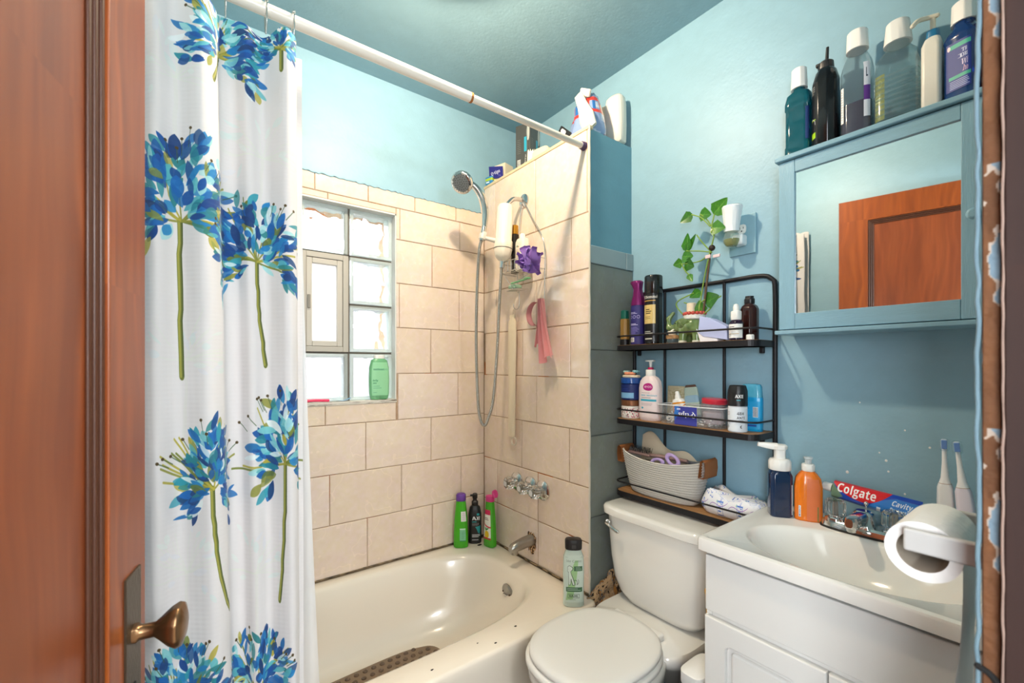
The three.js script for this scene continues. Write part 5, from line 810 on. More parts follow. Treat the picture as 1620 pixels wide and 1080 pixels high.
  { // big clear bottle
    const r = [[0, 0.042, 0.032, 4], [0.004, 0.046, 0.036, 4], [0.15, 0.046, 0.036, 4], [0.185, 0.042, 0.033, 3], [0.205, 0.028, 0.026, 2], [0.212, 0.024, 0.024, 2], [0.222, 0.024, 0.024, 2]];
    vessel('empty_bottle', 'large clear ribbed bottle with an olive-yellow label and white cap', 'bottle', [X, CT, -0.311], WALLTURN, r, std('#d9e6e8', 0.06, { transmission: 0.94, thickness: 0 }), [
      ['label', patch(r, 0.02, 0.14, 0.42, -0.0015, 0.62), lab(128, 256, (c, w, h) => { c.fillStyle = '#9a8f1c'; c.fillRect(0, 0, w, h); c.strokeStyle = '#c9c060'; c.lineWidth = 5; c.beginPath(); c.arc(88, 50, 18, 0, 7); c.stroke(); lines(c, 20, 110, 90, 3, 18, '#d8d29a', 6); })],
      ['ribs', merge([...Array(8)].map((_, k) => loft([[0.03 + k * 0.014, 0.0462, 0.0362, 4], [0.0325 + k * 0.014, 0.047, 0.037, 4], [0.035 + k * 0.014, 0.0462, 0.0362, 4]], 40, { cap0: false, cap1: false }))), std('#d9e6e8', 0.08, { transmission: 0.9, thickness: 0 })],
      ['cap', capG(0.0295, 0.0245, 0.22, 0.278), std('#f0efec', 0.4)]]);
  }
  { // white pump
    const r = [[0, 0.017, 0.027, 6], [0.003, 0.019, 0.029, 6], [0.17, 0.019, 0.029, 6], [0.19, 0.015, 0.02, 3], [0.196, 0.012, 0.012, 2]];
    vessel('white_pump_bottle', 'slim white lotion bottle with a blue collar and cream pump', 'pump bottle', [X, CT, -0.243], WALLTURN, r, std('#eee9df', 0.4), [['collar', rev([[0.0125, 0.194], [0.0135, 0.197], [0.012, 0.214], [0.001, 0.215]], 24), std('#1f77a8', 0.35)], ['pump_head', merge([rod([0, 0.213, 0], [0, 0.245, 0], 0.0055), tube([[0.008, 0.249, 0], [-0.01, 0.25, 0.006], [-0.024, 0.243, 0.024], [-0.032, 0.229, 0.036]], 0.0055, 10, 24)]), std('#e9e0cd', 0.4)]]);
  }
  { // blue mouthwash
    const r = [[0, 0.027, 0.027, 5], [0.003, 0.0305, 0.03, 5], [0.02, 0.0305, 0.03, 5], [0.026, 0.029, 0.028, 5], [0.15, 0.029, 0.028, 5], [0.156, 0.0305, 0.03, 5], [0.17, 0.028, 0.027, 4], [0.186, 0.019, 0.019, 2], [0.198, 0.019, 0.019, 2]];
    vessel('blue_mouthwash', 'blue mouthwash bottle with printed label and white cap', 'bottle', [X - 0.006, CT, -0.187], WALLTURN - 0.35, r, std('#1c4f9e', 0.08, { transmission: 0.55, thickness: 0, clearcoat: 0.5 }), [
      ['label', patch(r, 0.03, 0.146, 0.6, 0.0008, -0.2), lab(256, 400, (c, w, h) => { c.fillStyle = '#152f86'; c.fillRect(0, 0, w, h); c.fillStyle = '#3fae95'; c.fillRect(40, 18, 200, 36); c.fillStyle = '#f2d8dc'; c.beginPath(); c.arc(46, 36, 20, 0, 7); c.fill(); txt(c, 'TH', 130, 92, 44, '#cfd6f2', 'serif'); txt(c, 'DRI', 130, 134, 44, '#cfd6f2', 'serif'); txt(c, 'Wi', 130, 192, 64, '#e4d4ee', 'serif', 'italic'); txt(c, 'ho', 140, 246, 60, '#e4b9cf', 'serif', 'italic'); c.fillStyle = '#3fae95'; c.fillRect(50, 280, 190, 28); lines(c, 60, 322, 160, 5, 14, '#aab8e4', 5); })],
      ['cap', capG(0.0235, 0.022, 0.196, 0.246), std('#f3f2f0', 0.4)]]);
  }
  vessel('brown_dropper', 'narrow brown bottle at the jamb end of the mirror cabinet', 'bottle', [X, CT, -0.148], WALLTURN, [[0, 0.009, 0.02, 4], [0.002, 0.011, 0.022, 4], [0.19, 0.011, 0.022, 4], [0.2, 0.006, 0.014, 3]], std('#4a2b17', 0.25, { clearcoat: 0.6 }), [['stripe', rspan(-0.002, 0.003, 0.02, 0.17, 0.0215, 0.0228, 0.0004), std('#b58a4a', 0.3, { metalness: 0.6 })]]);
}
// ---------------------------------------------------------------- socket and plug-in
{
  const t = thing('wall_socket', 'painted wall plate with a white power socket above the shelf', 'socket', [XR - 0.001, 1.768, -0.743]);
  const b = std('#93bccb', 0.35, { map: paintTone });
  mesh('plate', rbox(0.009, 0.14, 0.092, 0.003, -0.004, 0, 0), b, t);
  for (const y of [0.02, -0.02]) { const s = mesh('outlet_face', T(loft([[0, 0.0165, 0.0145, 3], [0.003, 0.0165, 0.0145, 3], [0.0036, 0.0155, 0.0135, 3]], 28), -0.0085, y, 0, 0, 0, Math.PI / 2), std('#e6e4dd', 0.4), t); for (const [dy, dz, h] of [[0.004, -0.006, 0.008], [0.004, 0.006, 0.0065]]) mesh('slot', box(0.0008, h, 0.0022, -0.0123, y + dy, dz), M.black, s); mesh('slot', T(new THREE.CylinderGeometry(0.0023, 0.0023, 0.0008, 12), -0.0123, y - 0.007, 0, 0, 0, Math.PI / 2), M.black, s); }
  const f = thing('plug_in_freshener', 'white plug-in air freshener with a glass bulb of yellow oil', 'air freshener', [XR - 0.058, 1.775, -0.756]); f.scale.setScalar(1.25);
  mesh('plug', rbox(0.032, 0.03, 0.03, 0.006, 0.02, -0.024, 0.012), std('#e9eef0', 0.35), f);
  mesh('housing', T(loft([[0, 0.019, 0.02], [0.02, 0.0195, 0.021], [0.05, 0.022, 0.025], [0.066, 0.024, 0.027], [0.07, 0.021, 0.024]], 36), 0, 0.0, 0, 0.08, 0, 0.1), std('#e8eef1', 0.35), f);
  mesh('vent_hole', T(loft([[0, 0.015, 0.019], [0.001, 0.015, 0.019]], 28), -0.0065, 0.0705, 0.0055, 0.08, 0, 0.1), std('#9aa6ab', 0.6), f);
  mesh('glass_bulb', rev([[0.001, -0.045], [0.014, -0.042], [0.021, -0.03], [0.022, -0.018], [0.016, -0.003], [0.012, 0.002]], 32, { crease: 70 }), std('#f4f8f4', 0.04, { transmission: 0.92, thickness: 0 }), f);
  mesh('oil', rev([[0.001, -0.0435], [0.013, -0.041], [0.0195, -0.03], [0.0203, -0.023], [0.001, -0.0228]], 32), std('#a8a84c', 0.1, { transmission: 0.5, thickness: 0 }), f);
}
// ---------------------------------------------------------------- on the vanity
{
  const Y = 0.8502;
  { const r = [[0, 0.028, 0.024, 4.5], [0.004, 0.031, 0.027, 4.5], [0.125, 0.031, 0.027, 4.5], [0.138, 0.026, 0.024, 3], [0.143, 0.022, 0.022, 2]];
    vessel('foam_soap', 'dark blue foaming hand soap bottle with a white pump', 'pump bottle', [1.456, Y, -0.576], facing(1.456, -0.571) + 0.25, r, std('#1d3a66', 0.08, { transmission: 0.5, thickness: 0, clearcoat: 0.6 }), [
      ['liquid', loft([[0.003, 0.026, 0.022, 4.5], [0.006, 0.029, 0.025, 4.5], [0.122, 0.029, 0.025, 4.5]], 36), std('#0f2140', 0.3)], ['label_edge', patch(r, 0.01, 0.1, 0.1, 0.0006, -0.75), std('#e7ebf4', 0.5)],
      ['collar', rev([[0.029, 0.14], [0.0305, 0.142], [0.0305, 0.165], [0.027, 0.172], [0.019, 0.175]], 36), M.plastic],
      ['pump_head', merge([rev([[0.016, 0.172], [0.016, 0.2], [0.02, 0.203], [0.021, 0.212], [0.017, 0.216], [0.001, 0.2165]], 30), T(loft([[0, 0.011, 0.012, 3], [0.03, 0.009, 0.009, 3], [0.052, 0.006, 0.005, 3]], 24), -0.008, 0.209, 0, 0, 0, Math.PI / 2 - 0.1)]), M.plastic]]); }
  { const r = [[0, 0.033, 0.02, 2.8], [0.003, 0.036, 0.023, 2.8], [0.1, 0.036, 0.023, 2.8], [0.125, 0.032, 0.021, 2.5], [0.14, 0.022, 0.017, 2.2], [0.147, 0.014, 0.014, 2]];
    vessel('orange_soap', 'orange hand soap bottle with a small clear pump beside the blue one', 'pump bottle', [1.48, Y, -0.508], facing(1.478, -0.513) + 0.1, r, std('#ec7a12', 0.22, { clearcoat: 0.5 }), [
      ['side_label', patch(r, 0.004, 0.125, 0.42, 0.0005, -0.35), std('#e2763f', 0.4)], ['barcode', patch(r, 0.012, 0.045, 0.1, 0.0007, 0.55), lab(64, 128, (c, w, h) => { c.fillStyle = '#f2f2f2'; c.fillRect(0, 0, w, h); for (let i = 0; i < 24; i++) { c.fillStyle = '#3a4f86'; c.fillRect(10, 8 + i * 5, 40, 1 + 3 * hash(i, 2, 2)); } })], ['green_mark', patch(r, 0.004, 0.046, 0.035, 0.0008, -0.5), std('#2f8f4a', 0.5)],
      ['collar', rev([[0.0155, 0.145], [0.017, 0.147], [0.017, 0.163], [0.015, 0.166], [0.001, 0.166]], 28), M.plastic], ['pump_head', rev([[0.0085, 0.165], [0.0085, 0.178], [0.012, 0.182], [0.0115, 0.186], [0.001, 0.187]], 24), std('#eef2f4', 0.15, { transmission: 0.5, thickness: 0 })]]); }
  { // toothpaste lying on the faucet
    const t = thing('toothpaste', 'red and blue toothpaste tube lying across the faucet knobs', 'toothpaste', [1.522, 0.936, -0.352]); t.rotation.set(0.115, 0, -0.25, 'YXZ');
    const rings = []; for (let k = 0; k <= 14; k++) { const f = k / 14; rings.push([f * 0.19, 0.025 + 0.004 * f, 0.0165 * (1 - f) + 0.0015 + 0.003 * Math.sin(f * 3.14), 2.2]); } rings.unshift([-0.004, 0.013, 0.012, 2], [-0.0039, 0.011, 0.011, 2]);
    const pr = print(1024, 512, (c, w, h) => { // along the tube: canvas x; printed twice round it
      for (const o of [0, 256]) { c.save(); c.translate(0, o); c.beginPath(); c.rect(0, 0, w, 256); c.clip(); const g = c.createLinearGradient(0, 0, 0, 0); c.fillStyle = '#1746b5'; c.fillRect(0, 0, w, 256); c.fillStyle = '#1f7fd6'; c.beginPath(); c.moveTo(420, 256); c.quadraticCurveTo(520, 120, 760, 60); c.lineTo(w, 60); c.lineTo(w, 256); c.fill(); c.fillStyle = '#dd1720'; c.beginPath(); c.moveTo(0, 0); c.lineTo(720, 0); c.quadraticCurveTo(560, 190, 380, 190); c.quadraticCurveTo(150, 180, 0, 60); c.fill(); c.fillStyle = '#6d8c70'; c.beginPath(); c.moveTo(0, 66); c.lineTo(0, 256); c.lineTo(150, 190); c.fill(); txt(c, 'Colgate', 300, 100, 132, '#fff'); txt(c, 'Cavity', 820, 110, 74, '#eaf3ff', 'sans-serif', 'italic bold'); txt(c, 'Protection', 830, 176, 52, '#eaf3ff', 'sans-serif', 'italic bold'); c.fillStyle = '#e9f1f9'; c.fillRect(560, 190, 44, 40); c.restore(); } });
    const g = loft(rings, 48, { crease: 60 }), uv = g.attributes.uv, p = g.attributes.position; for (let i = 0; i < uv.count; i++) uv.setXY(i, Math.max(0, p.getY(i)) / 0.19, (uv.getX(i) * 2 + 0.75) % 1 * 0.5 + 0.25);
    // the print is set by the width of the tube so that it runs straight
    for (let i = 0; i < uv.count; i++) uv.setXY(i, Math.max(0, p.getY(i)) / 0.19, (p.getZ(i) >= 0 ? 0.5 : 0) + (0.5 + p.getX(i) / 0.066) * 0.5);
    T(g, 0, 0, -0.105, Math.PI / 2, 0, 0); T(g, 0, 0, 0, 0, 0, Math.PI / 2);
    mesh('tube_body', g, std('#ffffff', 0.28, { map: pr, clearcoat: 0.4 }), t);
    mesh('cap', T(rev([[0.0125, 0], [0.0125, 0.02], [0.011, 0.0225], [0.001, 0.0225]], 24), 0, 0, -0.109, -Math.PI / 2), M.plastic, t);
  }
  const brush = (name, label, x, z, tint, tilt) => { const t = thing(name, label, 'toothbrush', [x, Y, z], facing(x, z)); t.rotation.z = tilt;
    mesh('handle', loft([[0, 0.013, 0.013], [0.003, 0.0155, 0.0155], [0.12, 0.0165, 0.0165], [0.155, 0.015, 0.015], [0.165, 0.012, 0.012]], 30, { crease: 50 }), std(tint, 0.3), t); mesh('ring', rev([[0.0122, 0.164], [0.0122, 0.1655]], 26), std('#b79a86', 0.3, { metalness: 0.7 }), t);
    mesh('brush_neck', loft([[0.165, 0.0118, 0.0118], [0.178, 0.008, 0.008], [0.215, 0.0052, 0.0052], [0.255, 0.0042, 0.0042]], 20, { crease: 60 }), std('#f2f3f5', 0.3), t);
    const h = mesh('brush_head', rbox(0.011, 0.026, 0.006, 0.003, 0, 0.262, 0), std('#eef0f4', 0.3), t); mesh('bristles', rbox(0.01, 0.021, 0.009, 0.001, 0, 0.262, 0.007), std('#6c9ae0', 0.9), h); mesh('head_cover', rbox(0.019, 0.032, 0.023, 0.006, 0, 0.262, 0.004), std('#eef6fa', 0.05, { transmission: 0.92, thickness: 0 }), t); return t; };
  brush('electric_toothbrush', 'white electric toothbrush with blue bristles under a clear cover', 1.515, -0.218, '#f1f2f4', 0.02);
  brush('electric_toothbrush', 'lilac-white electric toothbrush leaning beside a black brush', 1.5, -0.172, '#e9e2f0', 0.1);
  const b = thing('nail_brush', 'small black bristle brush behind the lilac toothbrush', 'brush', [1.55, Y, -0.15]); b.rotation.x = 0.06;
  mesh('handle', rod([0, 0.0, 0], [0, 0.19, 0], 0.006, 0.005), M.black, b); mesh('brush_head', rbox(0.013, 0.05, 0.02, 0.004, 0, 0.205, 0.004), std('#1b1b1e', 0.9, { bumpMap: fine, bumpScale: 0.002 }), b);
}
// ---------------------------------------------------------------- on top of the shower wall
{
  const Y = 2.2835;
  const q = thing('swab_box', 'torn carton of cotton swabs with a purple flap at the window end', 'box', [1.352, Y, -1.925], 0.25);
  mesh('carton', rbox(0.07, 0.1, 0.09, 0.003, 0.02, 0.051, 0.01), std('#e8dcc2', 0.7), q);
  mesh('green_wrap', rbox(0.045, 0.045, 0.05, 0.006, -0.012, 0.024, -0.045), lab(128, 128, (c, w, h) => { c.fillStyle = '#2f86bd'; c.fillRect(0, 0, w, h); c.fillStyle = '#a9c532'; c.fillRect(0, 30, w, 40); c.fillStyle = '#e9f0f2'; c.fillRect(20, 84, 60, 20); }), q);
  mesh('purple_flap', T(rbox(0.003, 0.058, 0.1, 0.001), -0.03, 0.055, 0.005, 0.25, 0, 0.35), lab(256, 160, (c, w, h) => { c.fillStyle = '#2e2a8a'; c.fillRect(0, 0, w, h); c.save(); c.translate(120, 80); c.rotate(-0.3); txt(c, 'Q·tips', 0, 0, 60, '#e7e5f6', 'serif'); c.restore(); lines(c, 170, 110, 60, 2, 14, '#7c78c4', 5); }), q);
  const d = thing('dark_soap_carton', 'tall dark grey soap carton with a blue stripe standing on the shower wall', 'box', [1.40, Y, -1.735], 0.35);
  const dv = print(512, 640, (c, w, h) => { c.fillStyle = '#4b4d4c'; c.fillRect(0, 0, w, h); c.fillStyle = '#33a0bd'; c.fillRect(300, 180, 90, 200); c.fillStyle = '#b9bdb8'; c.beginPath(); c.ellipse(440, 120, 52, 120, 0, 0, 7); c.fill(); c.fillStyle = '#6a6c69'; c.fillRect(400, 0, 14, h); c.save(); c.translate(340, 500); c.rotate(-1.35); txt(c, 'Dove', 0, 0, 62, '#dfe2dd', 'serif', 'italic');  c.restore(); bars(c, 60, 480, 110, 90, '#222'); lines(c, 50, 200, 150, 8, 26, '#6d706d', 7); });
  mesh('carton', rbox(0.1, 0.235, 0.085, 0.002, 0, 0.118, 0), std('#ffffff', 0.35, { map: dv }), d);
  const s = thing('tissue_packet', 'open cream tissue packet beside the dark carton', 'packet', [1.37, Y, -1.585], 0.2);
  mesh('packet', loft([[0, 0.03, 0.05, 5], [0.004, 0.032, 0.053, 5], [0.045, 0.032, 0.05, 5], [0.06, 0.025, 0.04, 4]], 36, { crease: 50, wob: (p) => { const n = fbm(p[0] * 50 + 5, p[2] * 50 + p[1] * 40 + 5, 64, 2, 8) - 0.5; p[0] += n * 0.012; p[1] += n * 0.01 * (p[1] > 0.01 ? 1 : 0); } }), std('#eaddbb', 0.7), s);
  mesh('torn_flap', T(grid(8, 4, (u, v) => [0, v * 0.05 + 0.008 * Math.sin(u * 20) * v, (u - 0.5) * 0.035]), -0.03, 0.01, -0.05, 0.1, 0.4, 0.1), std('#f1ead6', 0.7), s);
  // plastic bag of wash cloths
  const b = thing('plastic_bag', 'crumpled red and blue plastic bag with white flap on the shower wall', 'bag', [1.395, Y, -1.318]);
  const crumple = (a, sd) => (p, u, j) => { const n = fbm(p[2] * 38 + sd, p[1] * 38 + p[0] * 30 + sd, 64, 3, sd) - 0.5; p[0] += n * a; p[2] += n * a * 0.8; };
  mesh('bag_body', loft([[0.001, 0.045, 0.07, 3], [0.02, 0.052, 0.08, 3], [0.08, 0.05, 0.075, 2.6], [0.14, 0.042, 0.06, 2.4], [0.18, 0.028, 0.045, 2.2], [0.195, 0.012, 0.028, 2]], 56, { crease: 80, wob: crumple(0.035, 12) }), std('#ffffff', 0.15, { clearcoat: 0.8, map: print(512, 256, (c, w, h) => { c.fillStyle = '#8ea3cf'; c.fillRect(0, 0, w, h); for (let i = 0; i < 60; i++) { c.globalAlpha = 0.6; c.fillStyle = ['#dfe6f2', '#6f83c4', '#c94c4c', '#e8edf5'][i % 4]; c.fillRect(rr(0, w), rr(0, h), rr(8, 40), rr(10, 60)); } c.globalAlpha = 1; c.fillStyle = '#d6392f'; c.fillRect(0, 40, w, 26); c.fillRect(0, 120, w, 20); for (let i = 0; i < 10; i++) { c.fillStyle = i % 2 ? '#d6392f' : '#2f6fb8'; c.fillRect(i * 52, 66, 30, 56); } }) }), b);
  mesh('white_flap', T(loft([[0, 0.008, 0.036, 4], [0.06, 0.008, 0.036, 4], [0.12, 0.007, 0.024, 4], [0.17, 0.006, 0.018, 4]], 30, { crease: 70, wob: crumple(0.01, 31) }), -0.045, 0.012, 0.06, -0.32, 0, 0.1), std('#f3ead9', 0.5), b);
  mesh('folded_flap', T(rbox(0.014, 0.03, 0.062, 0.005), -0.035, 0.186, 0.022, 0.55, 0, 0.2), std('#f3ecdd', 0.5), b);
  const k = mesh('black_band', T(rbox(0.012, 0.03, 0.09, 0.004), -0.05, 0.055, -0.085, 0.75, 0, 0), std('#1c1d20', 0.5), b);
  mesh('band_logo', T(new THREE.CapsuleGeometry(0.009, 0.022, 4, 12), -0.0553, 0.062, -0.092, 0.75 + Math.PI / 2, 0, 0, [0.25, 1, 1]), std('#eceae6', 0.5), k);
  const a = thing('spray_dispenser', 'white wall air freshener dispenser standing at the end of the shower wall', 'dispenser', [1.522, Y, -1.268], 0.12);
  mesh('case', loft([[0, 0.026, 0.038, 4], [0.006, 0.03, 0.043, 4], [0.08, 0.034, 0.045, 3.4], [0.17, 0.034, 0.044, 3.2], [0.2, 0.03, 0.04, 3], [0.212, 0.02, 0.03, 2.6]], 44, { crease: 60 }), std('#ece6da', 0.35), a);
  mesh('back_plate', rbox(0.02, 0.18, 0.016, 0.003, -0.01, 0.095, -0.052), std('#e3d6bd', 0.45), a);
  mesh('spray_hole', T(new THREE.CylinderGeometry(0.011, 0.011, 0.004, 24), -0.031, 0.162, 0.01, 0, 0, Math.PI / 2), std('#7d7f84', 0.5), a);
}
// ---------------------------------------------------------------- shower caddy and what hangs in it
{
  const t = thing('shower_caddy', 'chrome wire shower caddy hung over the shower arm', 'caddy');
  const w = 0.0021, x0 = 1.192, x1 = 1.29, z0 = -1.695, z1 = -1.478;
  mesh('hanger', tube([[x1, 1.66, z0 + 0.02], [x1, 1.86, z0 + 0.01], [x1, 1.98, -1.664], [x1, 2.085, -1.648], [x1 - 0.004, 2.116, -1.64], [x1, 2.09, -1.628], [x1, 2.0, -1.57], [x1, 1.86, z1 - 0.006], [x1, 1.66, z1]], 0.0024, 8, 90), M.chrome, t);
  for (const y of [1.742, 1.79]) mesh('basket_rail', tube([[x1, y, z0], [x0 + 0.02, y, z0], [x0, y, z0 + 0.02], [x0, y, z1 - 0.02], [x0 + 0.02, y, z1], [x1, y, z1]], w, 6, 60), M.chrome, t);
  for (let k = 0; k < 8; k++) { const z = z0 + 0.016 + k * (z1 - z0 - 0.032) / 7; mesh('basket_wire', tube([[x1, 1.742, z], [x0 + 0.004, 1.742, z], [x0, 1.748, z], [x0, 1.79, z]], 0.0014, 6, 24), M.chrome, t); }
  mesh('soap_dish', merge([tube([[x1, 1.668, z0 + 0.02], [x0 + 0.03, 1.662, z0 + 0.02], [x0 + 0.02, 1.662, -1.6], [x1, 1.668, -1.6]], w, 6, 40), ...[...Array(5)].map((_, k) => rod([x1, 1.667, z0 + 0.03 + k * 0.014], [x0 + 0.024, 1.662, z0 + 0.03 + k * 0.014], 0.0013))]), M.chrome, t);
  mesh('cross_brace', merge([rod([x0, 1.742, z0 + 0.03], [x0 + 0.025, 1.664, -1.62], 0.0013), rod([x1 - 0.03, 1.742, -1.5], [x0 + 0.03, 1.7, -1.58], 0.0013)]), M.chrome, t);
  for (const [z, x] of [[-1.664, 1.27], [-1.478, 1.268]]) mesh('hook', tube([[x + 0.02, 1.665, z], [x + 0.018, 1.6, z], [x + 0.006, 1.578, z], [x - 0.012, 1.582, z], [x - 0.016, 1.6, z]], 0.002, 6, 24), M.chrome, t);
  const Y = 1.7445, r = [[0, 0.032, 0.021, 3.5], [0.003, 0.035, 0.024, 3.5], [0.135, 0.035, 0.024, 3.5], [0.148, 0.028, 0.02, 3], [0.152, 0.012, 0.012, 2]];
  vessel('conditioner_bottle', 'white square shampoo bottle standing in the wire caddy', 'bottle', [1.246, Y, -1.585], WALLTURN - 0.1, r, std('#efe6d6', 0.35), [['label', patch(r, 0.02, 0.128, 0.9), lab(200, 360, (c, w, h) => { c.fillStyle = '#f0e8da'; c.fillRect(0, 0, w, h); c.fillStyle = '#6fb7a0'; c.beginPath(); c.arc(90, 50, 12, 0, 7); c.fill(); c.fillStyle = '#d98a6c'; c.beginPath(); c.arc(102, 64, 9, 0, 7); c.fill(); lines(c, 50, 100, 100, 14, 16, '#c9a696', 5); })], ['cap', capG(0.0135, 0.0125, 0.151, 0.172), M.plastic]]);
  vessel('black_shampoo', 'black bottle with a gold cap standing in the wire caddy', 'bottle', [1.25, Y, -1.648], WALLTURN, cyl(0.019, 0, 0.185), std('#1c1513', 0.25), [['cap', capG(0.0165, 0.0165, 0.185, 0.228), std('#b8862b', 0.3, { metalness: 0.6 })]]);
  const l = thing('bath_puff', 'purple mesh bath puff hooked on the caddy', 'bath puff', [1.172, 1.752, -1.446]); l.scale.setScalar(1.3);
  const pv = std('#9c74cf', 0.85, { transmission: 0.2, thickness: 0 });
  for (let k = 0; k < 15; k++) { const a = rr(0, 6.28), e = rr(-1.2, 1.2), L = rr(0.035, 0.056), g = grid(6, 8, (u, v) => { const s = (u - 0.5) * 0.05 * Math.sin(Math.PI * Math.min(1, v * 1.05 + 0.1)); return [s, v * L, 0.012 * Math.sin(u * 9 + v * 4)]; }); mesh('ruffle', T(g, 0, 0, 0, rr(-0.5, 0.5), a, e + Math.PI / 2 * (k % 2 ? 1 : -1) * rr(0.2, 0.9)), pv, l); }
  tag(mesh('green_razor', merge([rod([1.215, 1.69, -1.63], [1.235, 1.7, -1.54], 0.004), rbox(0.02, 0.008, 0.03, 0.003, 1.235, 1.702, -1.535)]), std('#7fc18a', 0.4)), 'small green razor lying under the caddy basket', 'razor');
  const soap = tag(mesh('soap_bar', T(rbox(0.05, 0.02, 0.05, 0.008), 1.245, 1.678, -1.64), std('#9fc4a8', 0.5)), 'pale green soap bar in the lower caddy dish', 'soap');
  // pink wash cloth
  const c = thing('wash_cloth', 'pink mesh wash cloth hanging from the caddy hook', 'wash cloth', [1.252, 1.592, -1.47]);
  const pink = std('#f5a9ac', 0.9, { transmission: 0.25, thickness: 0, bumpMap: rep(fine, 4), bumpScale: 0.002 });
  const drape = (w0, w1, L, ph, dz, tw) => grid(26, 26, (u, v) => { const wd = w0 + (w1 - w0) * v; return [0.014 * Math.sin(u * 17 + ph + v) * (0.5 + v * 0.6) - 0.006 * v, 0.012 - v * (L + 0.018 * Math.sin(u * 6 + ph)), dz * v + (u - 0.5) * wd + tw * v * v]; });
  mesh('front_fold', drape(0.03, 0.1, 0.27, 0, 0.03, 0.02), pink, c); mesh('back_fold', T(drape(0.03, 0.07, 0.2, 2, 0.01, -0.01), 0.014, 0, 0), pink, c);
  mesh('loop', T(grid(16, 16, (u, v) => { const a = v * Math.PI; return [0.01 * Math.sin(u * 9), -0.055 + 0.05 * Math.cos(a) * 1.05, -0.02 - 0.05 * Math.sin(a) + (u - 0.5) * 0.03]; }), -0.008, 0, 0), pink, c);
  // long back strap
  const b = thing('back_scrubber', 'long beige back scrubber strap hanging on the tiles', 'back scrubber', [1.288, 1.578, -1.695]);
  const beige = std('#ecdcc0', 0.9, { bumpMap: rep(fine, 3, 20), bumpScale: 0.0012 });
  mesh('strap', T(loft([[-0.62, 0.006, 0.024, 2.5], [-0.6, 0.008, 0.026, 3], [-0.35, 0.008, 0.025, 3], [-0.1, 0.009, 0.03, 3], [-0.055, 0.01, 0.026, 2.5], [-0.04, 0.008, 0.016, 2.2], [-0.03, 0.007, 0.024, 2.2], [-0.022, 0.005, 0.02, 2.2]], 30, { crease: 60 }), -0.008, 0, -0.012, 0.012, 0, 0), beige, b);
  mesh('cord', tube([[-0.008, -0.03, -0.015], [-0.01, -0.005, -0.006], [-0.012, 0.003, 0.002], [-0.01, -0.006, 0.01], [-0.008, -0.03, 0.006]], 0.0018, 6, 30), beige, b);
  mesh('end_ring', T(new THREE.TorusGeometry(0.019, 0.0045, 8, 28), -0.006, -0.642, -0.004, 0, Math.PI / 2, 0), std('#efe3cf', 0.3, { transmission: 0.3, thickness: 0 }), b);
}
